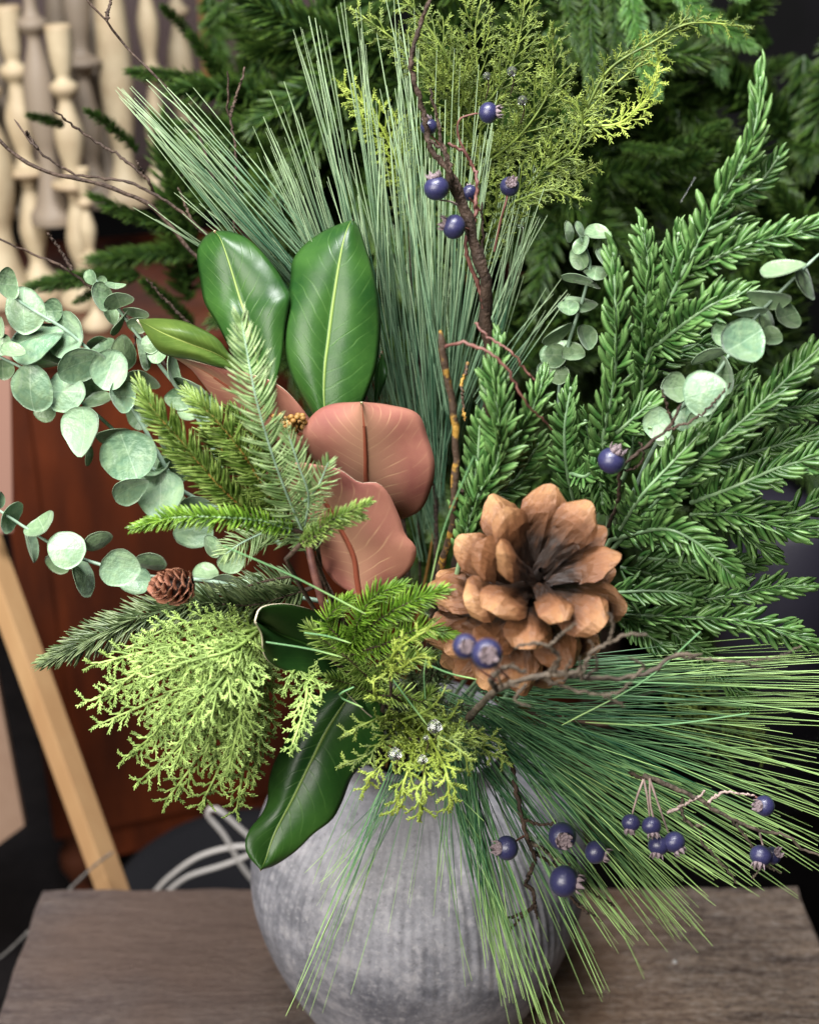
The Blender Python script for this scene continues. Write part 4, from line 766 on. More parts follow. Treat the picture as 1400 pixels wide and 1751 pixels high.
# ------------------------------------------------------------------ pine cones
def scale_mesh(mat, seed, thick=.10, wide=.40, hook=.35, segs=(12, 9)):
    rr_ = random.Random(seed); nu, nv = segs; ys = np.linspace(0, 1, nu); vs = np.linspace(-1, 1, nv)
    wf = np.interp(ys, [0, .3, .6, .82, .93, 1], [.40, .50, .78, 1.0, .88, .55])*wide; tw = rr_.uniform(-.22, .22); bd = rr_.uniform(-.08, .12)
    top = np.zeros((nu, nv, 3)); bot = np.zeros((nu, nv, 3))
    for i, y in enumerate(ys):
        zc = hook*max(0, y-.6)**2*5+bd*y*y; th_ = np.interp(y, [0, .60, .74, .90, 1], [.5, .45, 1.0, .95, .25])*thick
        for j, v in enumerate(vs):
            ww = wf[i]*(1+.06*rr_.uniform(-1, 1)); cup = -.20*wide*v*v*np.interp(y, [0, .5, 1], [.2, 1, .8])+tw*v*wide*y
            pad = np.interp(y, [0, .68, .84, 1], [0, .0, 1.0, .1])*max(0, 1-abs(v))*thick*.75
            keel = .06*wide*max(0, 1-abs(v)*3)*np.interp(y, [0, .3, .9, 1], [0, 1, 1, .3]); e = (1-abs(v)**3*.8)
            nz_ = .010*rr_.uniform(-1, 1); yy = y-(.12*v*v if y > .6 else 0)
            top[i, j] = (v*ww, yy, zc+cup+th_*.5*e+keel+nz_); bot[i, j] = (v*ww, yy-.02*y, zc+cup-th_*.5*e-pad-nz_)
    V = np.vstack([top.reshape(-1, 3), bot.reshape(-1, 3)]); n_ = nu*nv; i = np.arange(nu-1)[:, None]*nv; j = np.arange(nv-1)[None]
    A = np.stack([i+j, i+j+1, i+nv+j+1, i+nv+j], -1).reshape(-1, 4); B = A[:, ::-1]+n_
    S = [[a*nv, (a+1)*nv, n_+(a+1)*nv, n_+a*nv] for a in range(nu-1)]+[[(a+1)*nv-1+nv, (a+1)*nv-1, n_+(a+1)*nv-1, n_+(a+1)*nv-1+nv] for a in range(nu-1)]+[[(nu-1)*nv+b, (nu-1)*nv+b+1, n_+(nu-1)*nv+b+1, n_+(nu-1)*nv+b] for b in range(nv-1)]
    return make_mesh('cone_scale', V, np.vstack([A, B, S]), mat, wide > .4)
def pinecone(name, label, base, axis, H, Rm, n, meshes, fl, t_lo=0.0, spin=0.0, core=.2, elev0=115, elev1=28):
    root = thing(name, label, 'pine cone', base, 'pine cones'); a = unit(axis); x = unit(np.cross(a, [.2, .1, 1])); y = np.cross(a, x)
    g = Geo(); pr = [(.0002, -.02*H)]+[(Rm*core*math.sin(math.pi*min(.97, (k+1)/9))**.6, H*k/8) for k in range(9)]; g.lathe(pr, (0, 0, 0), 12)
    V = g.V[0]; g.V[0] = np.array(base)+np.outer(V[:, 0], x)+np.outer(V[:, 1], y)+np.outer(V[:, 2], a); g.build('core', M['cone_core'], root)
    for i in range(n):
        t_ = t_lo+(1-t_lo)*(i+.5)/n; ph = i*2.39996+spin; rad = x*math.cos(ph)+y*math.sin(ph)
        rc = Rm*core*math.sin(math.pi*min(.95, .12+t_*.85))**.6*.7; z = H*t_*.92
        el = math.radians(np.interp(t_, [0, .5, .8, 1], [elev0, (elev0+elev1)/2+10, elev1+14, elev1])); d = a*math.cos(el)+rad*math.sin(el); up = unit(a*math.sin(el)-rad*math.cos(el))
        l = (Rm*fl(t_)-rc)*R.uniform(.93, 1.06); sd_ = np.cross(d, up); tw_ = R.uniform(-.12, .12); sd_ = unit(sd_+up*tw_); up = np.cross(sd_, d)
        m = np.eye(4); wsc = l*R.uniform(.92, 1.1)*np.interp(t_, [0, .8, 1], [1, 1, .85]); m[:3, 0] = sd_*wsc; m[:3, 1] = d*l; m[:3, 2] = up*wsc; m[:3, 3] = a*z+rad*rc
        o = bpy.data.objects.new('scale', meshes[R.randrange(len(meshes))]); COL.objects.link(o); o.parent = root; o.matrix_basis = Matrix(m)
    return root
SM = [scale_mesh(M['cone'], s_, .055, .265, -.16) for s_ in range(8)]
SS = [scale_mesh(M['cone_small'], s_, .05, .55, .10) for s_ in range(3)]
ax_ = unit(np.array([.18, -.62, .78])); apex = W(925, 975, -.265)
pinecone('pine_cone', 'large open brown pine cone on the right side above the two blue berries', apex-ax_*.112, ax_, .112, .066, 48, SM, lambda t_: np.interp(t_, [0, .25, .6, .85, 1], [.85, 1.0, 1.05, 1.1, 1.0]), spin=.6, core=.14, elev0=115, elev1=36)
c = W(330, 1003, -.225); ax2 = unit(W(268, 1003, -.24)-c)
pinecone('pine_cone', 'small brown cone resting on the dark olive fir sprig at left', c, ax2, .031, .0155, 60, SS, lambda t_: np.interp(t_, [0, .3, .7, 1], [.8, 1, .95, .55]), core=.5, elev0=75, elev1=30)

# ------------------------------------------------------------------ berries and twigs
def berry_mesh():
    prof_ = []
    for k in range(17):
        a = math.pi*k/16; r = math.sin(a); z = -math.cos(a)*.93
        if k > 14: z -= .10*(k-14)/2
        prof_.append((max(r, .0005), z))
    g = Geo(); g.lathe(prof_, (0, 0, 0), 26); return make_mesh('berry', np.vstack(g.V), np.vstack(g.F), M['berry'])
def calyx_mesh(seed):
    rr_ = random.Random(seed); g = Geo(); n = 7
    for i in range(n):
        a = 2*math.pi*i/n+rr_.uniform(-.2, .2); h = rr_.uniform(.30, .55); r0 = .34
        p = np.array([[r0*math.cos(a), r0*math.sin(a), .80], [(r0+.06)*math.cos(a), (r0+.06)*math.sin(a), .95], [(r0+rr_.uniform(-.05, .22))*math.cos(a+.1), (r0+rr_.uniform(-.05, .22))*math.sin(a+.1), .9+h]])
        p = cr(p, 5); wv = np.array([[.16, .19, .15, .08, .02]]); g.blades(p[None], wv, wv*.35, np.array([[-math.sin(a), math.cos(a), 0]]), np.array([.5]))
    g.lathe([(.0005, .95), (.2, .93+.02), (.34, .87), (.42, .78)], (0, 0, 0), 12)
    for i in range(26):
        a = rr_.uniform(0, 6.28); r = rr_.uniform(0, .33); c = np.array([r*math.cos(a), r*math.sin(a), .90]); p = cr([c, c+np.array([rr_.uniform(-.06, .06), rr_.uniform(-.06, .06), .14])], 3); wv = np.array([[.05, .05, .02]]); g.blades(p[None], wv, wv, np.array([[1., 0, 0]]), np.array([.5]))
    return make_mesh('calyx', np.vstack(g.V), np.vstack(g.F), M['calyx'])
BM = berry_mesh(); CM = [calyx_mesh(i) for i in range(3)]
def berry(root, x, y, r, Y, dirn, stalk=None, smat='stalk'):
    """dirn: image direction (right, up, towards camera) of the crown"""
    c = W(x, y, Y); s_ = mpp(c)*r; a = unit(RT*dirn[0]+UP*dirn[1]-FW*dirn[2]); xx = unit(np.cross(a, [.1, .3, .9])); yy = np.cross(a, xx)
    m = np.eye(4); m[:3, 0] = xx*s_; m[:3, 1] = yy*s_; m[:3, 2] = a*s_; m[:3, 3] = c-origin_of(root)
    b = bpy.data.objects.new('berry', BM); COL.objects.link(b); b.parent = root; b.matrix_basis = Matrix(m)
    q = bpy.data.objects.new('calyx', R.choice(CM)); COL.objects.link(q); q.parent = b; q.scale = (1.35, 1.35, .97)
    if stalk:
        p = cr(np.vstack([pw(stalk, Y), c-a*s_*.9]), 16); g = Geo(); g.tube(p, np.linspace(2.2, 1.6, 16)*mpp(c), 6, .12); g.build('stalk', M[smat], root)
def twig(root, path, r0, r1, mat, Y=0, knob=.22, name='twig', n=40, jit=.9):
    p = cr(pw(path, Y), n); s_ = mpp(p[0]); p[1:-1] += rng.normal(0, jit*.0006, (n-2, 3)); g = Geo(); g.tube(p, np.linspace(r0, r1, n)*s_*(1+.12*np.sin(np.arange(n)*1.7)), 8, knob); return g.build(name, M[mat], root)
BG = 'blue berry twigs in the arrangement'
b1 = thing('berry_branch', 'tall knobbly brown branch with dark blue berries rising through the long needles', 'berry branch', W(740, 1100, -.02), BG)
twig(b1, [(725, 1240, -.0), (765, 1040, -.01), (810, 840, -.03), (838, 660, -.05), (832, 560, -.06), (830, 480, -.07), (815, 430, -.07), (790, 350, -.07), (765, 290, -.07)], 11, 8, 'twig', name='branch', n=70)
twig(b1, [(770, 295, -.07), (738, 255, -.07), (728, 215, -.07), (715, 160, -.07), (702, 115, -.07), (710, 70, -.07), (725, 25, -.07), (742, -10, -.07)], 5.5, 3.4, 'twig', name='branch', n=50)
twig(b1, [(786, 350, -.07), (765, 280, -.08), (752, 225, -.08), (742, 180, -.08), (735, 150, -.08)], 4.5, 2, 'twig')
twig(b1, [(790, 350, -.07), (772, 300, -.08), (764, 265, -.08), (735, 240, -.08)], 4.5, 2.5, 'twig')
twig(b1, [(842, 640, -.05), (826, 520, -.065), (800, 440, -.07), (797, 400, -.07)], 5, 3, 'stalk')
twig(b1, [(838, 560, -.06), (826, 440, -.05), (825, 390, -.05), (824, 345, -.05)], 3.5, 2, 'twig')
twig(b1, [(808, 400, -.07), (815, 320, -.06), (810, 290, -.05), (795, 262, -.05), (765, 245, -.05)], 3.5, 2.5, 'stalk')
berry(b1, 835, 193, 18, -.05, (.9, .05, .2), [(798, 265, -.05), (784, 235, -.05), (785, 205, -.05), (810, 195, -.05)])
berry(b1, 733, 217, 15, -.06, (-.2, .8, .3), [(760, 260, -.06), (745, 240, -.06)])
berry(b1, 746, 322, 22, -.09, (-.2, .9, .25), [(785, 352, -.07), (770, 345, -.08)], 'stalk_pale')
berry(b1, 776, 388, 21, -.085, (-.9, .25, .1), [(805, 395, -.07), (795, 390, -.08)])
berry(b1, 871, 319, 17, -.02, (.1, .2, .9), [(845, 430, -.03), (855, 380, -.03), (865, 345, -.03)])
berry(b1, 803, 330, 14, -.03, (.1, .5, -.5), [(820, 360, -.03)])
b2 = thing('mossy_twig', 'mossy orange brown twig with a cut top standing left of the knobbly sprig', 'twig', W(740, 1100, -.15))
twig(b2, [(725, 1240, -.04), (745, 1020, -.15), (772, 900, -.19), (778, 830, -.2), (780, 770, -.2), (772, 690, -.2), (762, 630, -.2), (752, 565, -.2)], 6.5, 4.6, 'mossy', name='branch', n=60)
twig(b2, [(775, 900, -.19), (786, 860, -.195), (790, 835, -.195)], 5, 4, 'twig')
twig(b2, [(758, 594, -.2), (785, 586, -.21), (822, 596, -.215), (858, 620, -.22), (878, 652, -.22), (900, 690, -.22), (945, 735, -.2)], 3.0, 1.6, 'stalk')
twig(b2, [(812, 553, -.18), (838, 580, -.19), (870, 600, -.2), (892, 625, -.2), (915, 652, -.2)], 2.4, 1.5, 'stalk')
twig(b2, [(800, 620, -.15), (790, 660, -.16), (795, 720, -.17)], 3, 2, 'mossy')
b3 = thing('berry_twig', 'thin dark twig with one blue berry among the right evergreen sprays', 'berry twig', W(1070, 800, -.19), BG)
twig(b3, [(1040, 900, -.14), (1058, 850, -.18), (1060, 805, -.2), (1095, 770, -.2), (1140, 735, -.2), (1165, 690, -.2)], 3.6, 2.4, 'twig')
twig(b3, [(1140, 735, -.2), (1190, 715, -.2), (1250, 655, -.19)], 2.6, 1.4, 'twig'); twig(b3, [(1150, 725, -.2), (1135, 680, -.2), (1132, 665, -.2)], 2.2, 1.4, 'twig')
twig(b3, [(1060, 805, -.2), (1085, 800, -.2), (1100, 780, -.2), (1092, 755, -.2)], 2.4, 1.6, 'twig')
berry(b3, 1045, 788, 24, -.21, (.35, .75, .45))
b4 = thing('berry_twig', 'gnarled grey twig with two shiny blue berries in front of the pine cone', 'berry twig', W(850, 1160, -.33), BG)
twig(b4, [(800, 1230, -.22), (850, 1180, -.33), (930, 1155, -.355), (1000, 1158, -.35), (1060, 1160, -.33), (1115, 1148, -.32), (1150, 1122, -.32), (1200, 1118, -.32)], 6, 3, 'twig_grey', name='branch', n=60)
twig(b4, [(1150, 1122, -.32), (1200, 1127, -.31), (1260, 1132, -.31), (1305, 1143, -.30)], 3, 1.5, 'twig_grey'); twig(b4, [(1260, 1132, -.31), (1330, 1122, -.31), (1370, 1104, -.31)], 2, 1, 'twig_grey')
twig(b4, [(930, 1155, -.355), (985, 1150, -.36), (1012, 1115, -.36), (1040, 1100, -.36), (1070, 1086, -.36), (1107, 1086, -.36)], 4.6, 2.4, 'twig_grey'); twig(b4, [(1040, 1100, -.36), (1048, 1070, -.36), (1038, 1045, -.36)], 2.6, 1.4, 'twig_grey')
twig(b4, [(930, 1160, -.355), (985, 1180, -.36), (1030, 1190, -.36), (1068, 1208, -.36)], 3.4, 1.8, 'twig_grey'); twig(b4, [(1030, 1190, -.36), (1060, 1182, -.36), (1080, 1165, -.36)], 2.4, 1.4, 'twig_grey')
twig(b4, [(940, 1155, -.355), (955, 1130, -.36), (938, 1105, -.365), (905, 1100, -.365), (880, 1110, -.36)], 4, 2, 'twig_grey'); twig(b4, [(938, 1105, -.365), (960, 1085, -.365), (985, 1065, -.36)], 2.6, 1.4, 'twig_grey')
twig(b4, [(850, 1180, -.33), (840, 1160, -.35), (870, 1140, -.36), (900, 1150, -.36)], 5, 3, 'twig_grey'); twig(b4, [(900, 1170, -.355), (880, 1195, -.36), (905, 1210, -.36)], 3, 1.6, 'twig_grey')
twig(b4, [(1080, 1160, -.33), (1100, 1140, -.33), (1075, 1125, -.34)], 2.6, 1.2, 'twig_grey'); twig(b4, [(1000, 1158, -.35), (1020, 1140, -.355), (1010, 1095, -.36)], 2.6, 1.4, 'twig_grey')
for k_ in range(9):
    a0 = (R.uniform(850, 1020), R.uniform(1140, 1175)); an = R.uniform(-2.6, .6); l_ = R.uniform(20, 45)
    twig(b4, [(a0[0], a0[1], -.358), (a0[0]+.5*l_*math.cos(an), a0[1]+.5*l_*math.sin(an)+R.uniform(-6, 6), -.362), (a0[0]+l_*math.cos(an), a0[1]+l_*math.sin(an), -.365)], 2.6, 1.2, 'twig_grey', n=14)
berry(b4, 795, 1105, 22, -.375, (.1, .1, 1), [(850, 1165, -.35), (815, 1140, -.36)]); berry(b4, 832, 1118, 27, -.395, (.05, .05, 1), [(870, 1160, -.35), (850, 1140, -.37)])
b5 = thing('berry_twig', 'pale stalks with four blue berries hanging over the dark gap at lower right', 'berry twig', W(1100, 1340, -.16), BG)
twig(b5, [(860, 1230, -.15), (960, 1270, -.17), (1050, 1310, -.17), (1100, 1332, -.235)], 3.4, 2.8, 'twig')
for (x, y, dx, r) in ((1078, 1407, -.2, 16), (1113, 1412, .1, 17), (1125, 1446, -.2, 18), (1152, 1440, .5, 19)):
    berry(b5, x, y, r, -.24, (dx, -.8, .35), [(1100 if x < 1120 else 1110, 1332, -.235), ((1100+x)/2, (1332+y)/2-8, -.238)], 'stalk_pale')
b6 = thing('berry_twig', 'curly grey twig carrying two blue berries at the far lower right', 'berry twig', W(1200, 1370, -.23), BG)
twig(b6, [(1100, 1325, -.23), (1190, 1365, -.23), (1240, 1395, -.23), (1300, 1420, -.23), (1345, 1430, -.23), (1375, 1455, -.23), (1410, 1462, -.23)], 4.5, 2, 'twig_grey', name='branch', n=50)
twig(b6, [(1165, 1365, -.23), (1168, 1400, -.23), (1195, 1420, -.23), (1203, 1445, -.23), (1235, 1480, -.23), (1262, 1512, -.23)], 3, 1.5, 'twig_grey'); twig(b6, [(1190, 1412, -.23), (1205, 1412, -.23)], 3, 2, 'twig_grey')
twig(b6, [(1210, 1370, -.23), (1240, 1355, -.23), (1290, 1360, -.23)], 2.6, 1.6, 'stalk_pale'); twig(b6, [(1140, 1390, -.23), (1190, 1365, -.23), (1205, 1352, -.23)], 3, 2, 'stalk_pale')
twig(b6, [(1250, 1400, -.23), (1280, 1440, -.23), (1290, 1460, -.23)], 2.6, 1.6, 'twig_grey'); twig(b6, [(1305, 1470, -.23), (1300, 1485, -.23), (1284, 1502, -.23)], 2, 1.2, 'twig_grey'); twig(b6, [(1310, 1480, -.23), (1335, 1493, -.23)], 2, 1.2, 'twig_grey')
berry(b6, 1306, 1378, 18, -.24, (-.6, .1, .4), [(1290, 1362, -.23)]); berry(b6, 1300, 1463, 19, -.24, (-.3, -.7, .4), [(1298, 1425, -.23), (1302, 1440, -.23)], 'stalk_pale'); berry(b6, 1320, 1463, 15, -.23, (.3, .3, .4))
b7 = thing('berry_twig', 'dark forked twig with five blue berries leaning against the right of the vase', 'berry twig', W(930, 1480, -.22), BG)
twig(b7, [(860, 1250, -.16), (880, 1340, -.2), (895, 1410, -.22), (915, 1470, -.22)], 4, 3.5, 'twig'); twig(b7, [(890, 1400, -.22), (925, 1410, -.22), (950, 1405, -.22)], 3, 2, 'twig')
twig(b7, [(905, 1440, -.22), (925, 1450, -.22), (950, 1470, -.22), (975, 1480, -.22)], 3.5, 2.4, 'twig_grey'); twig(b7, [(897, 1512, -.22), (912, 1525, -.225), (910, 1552, -.225), (880, 1566, -.225), (861, 1572, -.225)], 3.6, 2, 'twig')
twig(b7, [(910, 1552, -.225), (880, 1580, -.225), (868, 1600, -.225)], 3, 1.4, 'twig'); twig(b7, [(914, 1545, -.225), (918, 1572, -.225)], 2.6, 1.2, 'twig'); twig(b7, [(915, 1470, -.22), (905, 1495, -.22), (897, 1512, -.22)], 3.4, 3, 'twig')
twig(b7, [(995, 1512, -.23), (1015, 1528, -.23), (1050, 1548, -.23)], 3, 1.6, 'twig'); twig(b7, [(972, 1530, -.23), (990, 1550, -.23), (1030, 1575, -.23)], 2.6, 1.4, 'twig')
twig(b7, [(905, 1450, -.215), (960, 1490, -.215), (995, 1512, -.225)], 3, 2.6, 'twig')
berry(b7, 866, 1450, 21, -.235, (-.8, .1, .45), [(895, 1430, -.22), (880, 1440, -.23)]); berry(b7, 961, 1430, 24, -.235, (.0, -.1, 1)); berry(b7, 1018, 1457, 20, -.235, (.75, -.2, .2)); berry(b7, 968, 1478, 20, -.2, (-.6, .3, .2)); berry(b7, 964, 1507, 27, -.25, (.85, -.12, .15))
# glass icicle hanging right of the cedar
g = Geo(); a_ = W(1188, 303, .02); b_ = W(1163, 347, .02); p = cr([a_, b_], 14); g.tube(p, np.array([5, 3, 2, 3, 2, 2.5, 2, 3, 2, 2, 3, 2.5, 4, 5])*.55*mpp(a_), 7); tag(g.build('glass_icicle', M['glass']), 'tiny clear glass icicle hanging among the dark tree branches', 'ornament')

# bare twigs reaching left over the candlesticks
t = thing('bare_branch', 'leafless dark brown branch reaching left across the candlesticks', 'branch', W(600, 760, .05))
twig(t, [(715, 1250, .02), (640, 900, .04), (520, 600, .05), (400, 470, .05), (336, 439, .05), (307, 404, .05), (264, 357, .05), (193, 321, .05), (60, 285, .05), (-15, 226, .05)], 5, 2.6, 'twig', name='branch', n=80)
for pth in ([(357, 404), (304, 357), (264, 332), (214, 311), (125, 296), (64, 254), (25, 204)], [(264, 332), (250, 304), (200, 264), (143, 229), (89, 186)], [(500, 560), (440, 440), (372, 320), (339, 229), (321, 200), (296, 161), (257, 121), (211, 75), (182, 36), (143, -8)],
            [(400, 700), (300, 640), (250, 580), (200, 525), (155, 490), (107, 457), (68, 439), (-10, 405)], [(125, 462), (105, 430), (82, 397)], [(400, 420), (404, 264), (393, 200), (389, 121)], [(64, 254), (50, 232), (45, 225)], [(182, 36), (190, 0), (195, -10)], [(250, 304), (238, 285), (232, 275)],
            [(357, 404), (330, 380), (305, 320)], [(330, 560), (280, 510), (250, 475)], [(310, 600), (240, 560), (230, 620)], [(393, 200), (420, 115)]):
    twig(t, [(x, y, .05+.02*R.random()) for x, y in pth], 3.0, 1.6, 'twig')

# ------------------------------------------------------------------ background tree
def tree_sprig(mat, seed, n=170):
    g = Geo(); p = np.array([[0, 0, 0], [.02, .35, .02], [.0, .7, .03], [-.03, 1, .0]]); g.tube(cr(p, 14), np.linspace(.022, .01, 14), 5)
    sprig_needles(g, p, n, .20, .012, .95, 'round' if seed % 2 else 'top', .35, 4, view=[0, 0, 1], tipscale=.6)
    return make_mesh('fir_branch', np.vstack(g.V), np.vstack(g.F), M[mat], True, {'rnd': np.concatenate(g.r), 'u': np.concatenate(g.u)})
TS = [tree_sprig('tree_fir', i, 210) for i in range(4)]; TL = [tree_sprig('tree_light', i, 190) for i in range(2)]
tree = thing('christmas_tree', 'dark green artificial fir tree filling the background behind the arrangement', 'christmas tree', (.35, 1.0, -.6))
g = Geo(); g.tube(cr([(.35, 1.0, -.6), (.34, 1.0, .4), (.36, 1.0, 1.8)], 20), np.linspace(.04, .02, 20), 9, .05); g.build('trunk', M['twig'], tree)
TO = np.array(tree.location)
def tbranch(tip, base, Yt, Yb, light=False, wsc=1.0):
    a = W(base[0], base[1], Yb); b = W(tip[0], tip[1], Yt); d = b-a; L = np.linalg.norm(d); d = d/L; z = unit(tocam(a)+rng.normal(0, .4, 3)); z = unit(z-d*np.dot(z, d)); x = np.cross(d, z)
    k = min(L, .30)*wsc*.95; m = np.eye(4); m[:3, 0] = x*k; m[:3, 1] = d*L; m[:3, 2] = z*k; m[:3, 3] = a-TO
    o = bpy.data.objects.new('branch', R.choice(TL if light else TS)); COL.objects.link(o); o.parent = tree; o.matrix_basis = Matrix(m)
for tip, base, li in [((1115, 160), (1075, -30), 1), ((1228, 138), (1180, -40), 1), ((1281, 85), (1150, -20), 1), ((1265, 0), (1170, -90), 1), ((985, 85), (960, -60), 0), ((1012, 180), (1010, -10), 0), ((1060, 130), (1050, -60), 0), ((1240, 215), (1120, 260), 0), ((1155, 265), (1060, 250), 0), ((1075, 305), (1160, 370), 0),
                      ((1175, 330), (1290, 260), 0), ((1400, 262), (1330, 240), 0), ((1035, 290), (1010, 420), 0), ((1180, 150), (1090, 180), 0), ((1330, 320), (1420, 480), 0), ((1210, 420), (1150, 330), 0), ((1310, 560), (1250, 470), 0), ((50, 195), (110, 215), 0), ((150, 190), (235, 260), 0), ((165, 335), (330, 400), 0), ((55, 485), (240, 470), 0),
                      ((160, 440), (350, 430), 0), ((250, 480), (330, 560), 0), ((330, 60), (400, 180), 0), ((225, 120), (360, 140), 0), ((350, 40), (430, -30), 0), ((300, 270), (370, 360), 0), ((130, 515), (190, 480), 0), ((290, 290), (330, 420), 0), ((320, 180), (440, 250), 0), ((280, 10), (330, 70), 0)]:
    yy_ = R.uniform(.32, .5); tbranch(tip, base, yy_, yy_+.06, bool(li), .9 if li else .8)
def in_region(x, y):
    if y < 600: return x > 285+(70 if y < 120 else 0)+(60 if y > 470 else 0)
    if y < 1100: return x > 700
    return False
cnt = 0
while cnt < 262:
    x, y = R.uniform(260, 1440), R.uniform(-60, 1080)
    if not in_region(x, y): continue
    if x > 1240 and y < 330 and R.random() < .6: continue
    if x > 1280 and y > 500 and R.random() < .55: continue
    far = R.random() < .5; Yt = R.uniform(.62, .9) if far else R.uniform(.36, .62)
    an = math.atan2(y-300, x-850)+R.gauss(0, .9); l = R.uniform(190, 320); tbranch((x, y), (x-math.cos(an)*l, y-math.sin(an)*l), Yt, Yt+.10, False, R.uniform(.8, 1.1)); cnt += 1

# ------------------------------------------------------------------ left background: cabinet, candlesticks, easel leg, cords
cab = thing('mahogany_cabinet', 'dark red polished wooden cabinet behind the arrangement on the left', 'cabinet', (-.64, .83, -.62)); yaw = math.radians(19)
ex = np.array([math.cos(yaw), math.sin(yaw), 0]); ey = np.array([-math.sin(yaw), math.cos(yaw), 0]); c0 = np.array([-.645, .83, 0])
def cbox(name, x0, x1, y0, y1, z0, z1, mat, parent, bev=.003):
    c = c0+ex*(x0+x1)/2+ey*(y0+y1)/2; mm = np.eye(4); mm[:3, 0] = ex; mm[:3, 1] = ey; mm[:3, 3] = [c[0], c[1], (z0+z1)/2]; g = Geo(); g.box(mm, x1-x0, y1-y0, z1-z0); o = g.build(name, mat, parent, False)
    b = o.modifiers.new('bevel', 'BEVEL'); b.width = bev; b.segments = 2; return o
cbox('body', 0, 1.1, 0, .62, -.44, .45, M['cabinet'], cab); cbox('top', -.02, 1.12, -.02, .64, .452, .485, M['cabinet'], cab, .006); cbox('base_rail', .06, 1.1, .01, .03, -.515, -.441, M['cabinet'], cab)
cbox('side_stile', -.004, .05, -.004, .03, -.44, .452, M['cabinet'], cab, .004)
for fx in (.035, 1.05):
    c = c0+ex*fx+ey*.035; g = Geo(); g.lathe([(.028, -.441), (.03, -.46), (.02, -.475), (.034, -.50), (.036, -.53), (.022, -.56), (.018, -.585), (.024, -.60), (.02, -.619)], (c[0], c[1], 0), 20); g.build('foot', M['cabinet_foot'], cab)
sh = thing('back_shelf', 'dark plum shelf carrying the rear candlesticks', 'shelf', (-.9, 1.75, -.62)); g = Geo(); g.box(Matrix.Translation((-1.0, 1.95, .60)), 1.7, .6, .03); g.build('board', M['shelf'], sh, False)
for xx in (-1.8, -.2): g = Geo(); g.box(Matrix.Translation((xx, 1.95, -.017)), .04, .5, 1.2); g.build('side_panel', M['shelf'], sh, False)
g = Geo(); g.box(Matrix.Translation((-1.0, 2.23, .9)), 1.7, .02, .56); g.build('back_panel', M['shelf'], sh, False)
PR = {'slim': [(.055, 0), (.056, .012), (.040, .03), (.020, .05), (.016, .065), (.026, .09), (.030, .115), (.022, .15), (.015, .18), (.024, .195), (.046, .20), (.047, .208), (.024, .215), (.018, .23), (.027, .26), (.030, .29), (.018, .325), (.014, .34), (.027, .352), (.029, .362), (.014, .372), (.019, .385), (.024, .41), (.027, .45), (.026, .455), (.018, .45), (.0002, .445)],
      'fat': [(.060, 0), (.06, .015), (.045, .03), (.03, .07), (.024, .11), (.034, .14), (.042, .18), (.038, .23), (.022, .27), (.018, .29), (.036, .302), (.038, .312), (.020, .322), (.016, .35), (.030, .39), (.036, .43), (.028, .47), (.018, .49), (.046, .50), (.047, .508), (.020, .512), (.0002, .512)],
      'tall': [(.065, 0), (.065, .014), (.035, .03), (.022, .06), (.03, .10), (.036, .16), (.034, .24), (.022, .31), (.016, .33), (.028, .34), (.03, .35), (.016, .36), (.02, .40), (.034, .46), (.038, .52), (.022, .57), (.05, .58), (.051, .59), (.02, .595), (.0002, .595)]}
def candlestick(px, py, Y, prof_, sc, label, mat='candle', seg=28, z=None):
    p = Wz(px, py, z) if z is not None else W(px, py, Y); t = thing('candlestick', label, 'candlestick', p, 'cream turned wood candlesticks')
    pr = np.array(PR[prof_]); pc = cr(pr, 90)*sc*np.array([.78 if z == Zc else .62, 1.0]); n = len(pc); k1 = int(n*.14); k2 = int(n*.88)
    for nm, a, b in (('base', 0, k1), ('shaft', k1, k2), ('cup', k2, n)):
        g = Geo(); g.lathe(pc[a:min(b+1, n)], p, seg); g.build(nm, M[mat], t)
Zc = .487; Zs = .617
candlestick(150, 520, 0, 'slim', .97, 'slim cream candlestick in front with a wide middle dish', z=Zc)
candlestick(72, 505, 0, 'slim', 1.02, 'cream candlestick just left of the front slim one', z=Zc+.0)
candlestick(14, 515, 0, 'fat', 1.10, 'stout cream candlestick cut by the left edge of the photo', z=Zc)
candlestick(168, 560, 0, 'slim', .55, 'low cream candlestick base half hidden by eucalyptus leaves', z=Zc)
for (x, y, pf, sc_, lb, mt) in [(40, 365, 'tall', 1.0, 'tall dim-painted candlestick rising behind the two left ones', 'candle_dim'), (95, 380, 'fat', 1.0, 'dim-painted candlestick with two plates behind the slim front one', 'candle_dim'), (165, 350, 'slim', 1.15, 'dim-painted slim candlestick between the fat ones in the back row', 'candle_dim'),
                                (218, 345, 'tall', 1.25, 'thickest tall candlestick under the thin bare twig', 'candle'), (276, 330, 'slim', 1.0, 'pale candlestick right of the thickest tall one', 'candle'), (322, 300, 'fat', .95, 'rightmost candlestick, half behind dark fir branches', 'candle'), (190, 330, 'fat', 1.1, 'candlestick hidden behind the thickest tall one', 'candle_dim'), (130, 320, 'tall', 1.1, 'rearmost candlestick whose top leaves the upper edge', 'candle_dim'), (-10, 300, 'tall', 1.1, 'rear candlestick at the left border behind the stout one', 'candle_dim')]:
    candlestick(x, y, 0, pf, sc_, lb, mt, z=Zs)
fr = thing('picture_frame', 'orange brown wooden frame standing behind the rightmost candlestick', 'frame', W(350, 90, 2.15)); 
a = W(352, 85, 2.15); s_ = mpp(a)
g = Geo(); g.box(Matrix.Translation(a+np.array([0, 0, .06])), 14*s_, .02, .26); g.build('side', M['orange_stem'], fr, False); g = Geo(); g.box(Matrix.Translation(a+np.array([.06, 0, -.075])), .10, .019, 9*s_); g.build('bottom', M['orange_stem'], fr, False)

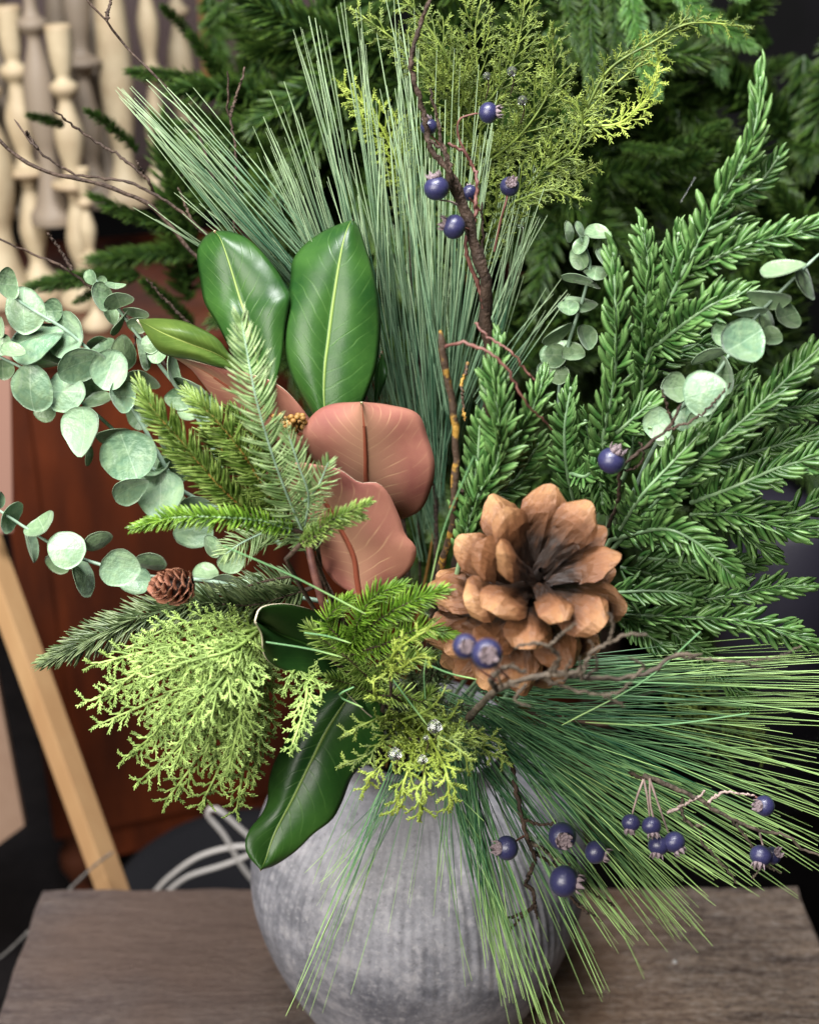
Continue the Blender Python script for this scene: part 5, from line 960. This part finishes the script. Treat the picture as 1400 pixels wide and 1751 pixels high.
def beam(path2, w1, w2, rot, mat, name, label, cat):
    a, b = path2; d = unit(b-a); L = np.linalg.norm(b-a); x = unit(np.cross(d, tocam((a+b)/2))); z = np.cross(x, d); c_, s1 = math.cos(rot), math.sin(rot); x2 = x*c_+z*s1; z2 = -x*s1+z*c_
    mm = np.eye(4); mm[:3, 0] = x2; mm[:3, 1] = z2; mm[:3, 2] = d; mm[:3, 3] = (a+b)/2; g = Geo(); g.box(mm, w1, w2, L); o = g.build(name, mat, None, False); bv = o.modifiers.new('bevel', 'BEVEL'); bv.width = .0012; bv.segments = 2; tag(o, label, cat)
beam((W(-62, 820, .55), W(236, 1640, .34)), .033, .030, .72, M['easel'], 'easel_leg', 'pale pine easel leg slanting down in front of the cabinet', 'easel leg')
beam((W(2, 560, .50), W(8, 910, .5)), .022, .006, .1, M['pinkish'], 'hanging_strip', 'pinkish tan strip hanging at the left edge above the easel leg', 'strip')
p = [W(-160, 1080, .62), W(-20, 1080, .62), W(42, 1412, .60), W(-160, 1560, .60)]
V = np.array(p+[q+np.array([0, .012, 0]) for q in p]); o = put('tan_board', V, [[0, 1, 2, 3], [7, 6, 5, 4], [0, 4, 5, 1], [1, 5, 6, 2], [2, 6, 7, 3], [3, 7, 4, 0]], M['tan'], None, False); tag(o, 'tan board leaning at the lower left edge behind the easel leg', 'board')
# bead chain
t = thing('silver_chain', 'thin silver bead garland hanging from the easel leg to the lower left edge', 'garland', W(190, 1465, .33)); p = cr(pw([(192, 1458, .33), (165, 1478, .34), (130, 1510, .34), (80, 1560, .32), (45, 1597, .30), (10, 1630, .28), (-30, 1660, .26)]), 90)
g = Geo()
for k_ in range(90):
    r_ = .0022*R.uniform(.7, 1.2); g.lathe([(.0001, -r_), (r_*.8, -r_*.5), (r_, 0), (r_*.8, r_*.5), (.0001, r_)], p[k_], 7)
g.build('beads', M['silver'], t, kind='stuff')
# white cords and dark pot behind the table
for k_, (pth, lb) in enumerate([([(262, 1530), (290, 1500), (340, 1465), (400, 1448), (450, 1448)], 'upper flat loop of white electric cord behind the table edge'), ([(275, 1535), (320, 1500), (380, 1480), (425, 1462), (450, 1440)], 'lower white electric cord loop almost touching the table edge'), ([(470, 1545), (420, 1490), (385, 1430), (355, 1392), (372, 1384), (420, 1425), (450, 1450)], 'white electric cord rising steeply to a point beside the vase')]):
    q = cr(pw([(x, y, .40) for x, y in pth]), 30); g = Geo(); g.tube(q, 4.6*mpp(q[0]), 8); tag(g.build('power_cable', M['cord']), lb, 'cord', 'white cords behind the table')
g = Geo(); c = W(430, 1700, .52); g.lathe([(.001, -.1), (.19, -.1), (.23, .0), (.215, .10), (.19, .125), (.17, .12), (.001, .11)], (c[0], c[1], c[2]+.10), 40); o = g.build('slate_pot', plain('slate_grey', (.010, .010, .012), .8, **{'Specular IOR Level': .15}), None)
tag(o, 'dark slate pot behind the table left of the vase', 'pot')
g = Geo(); c = W(1345, 1010, .42); g.lathe([(.001, -.3), (.08, -.3), (.085, .0), (.075, .10), (.055, .13), (.001, .13)], c, 36); tag(g.build('plum_vase', plain('plum_grey', (.02, .018, .028), .5), None), 'dull plum grey vase behind the right evergreen sprays', 'vase')
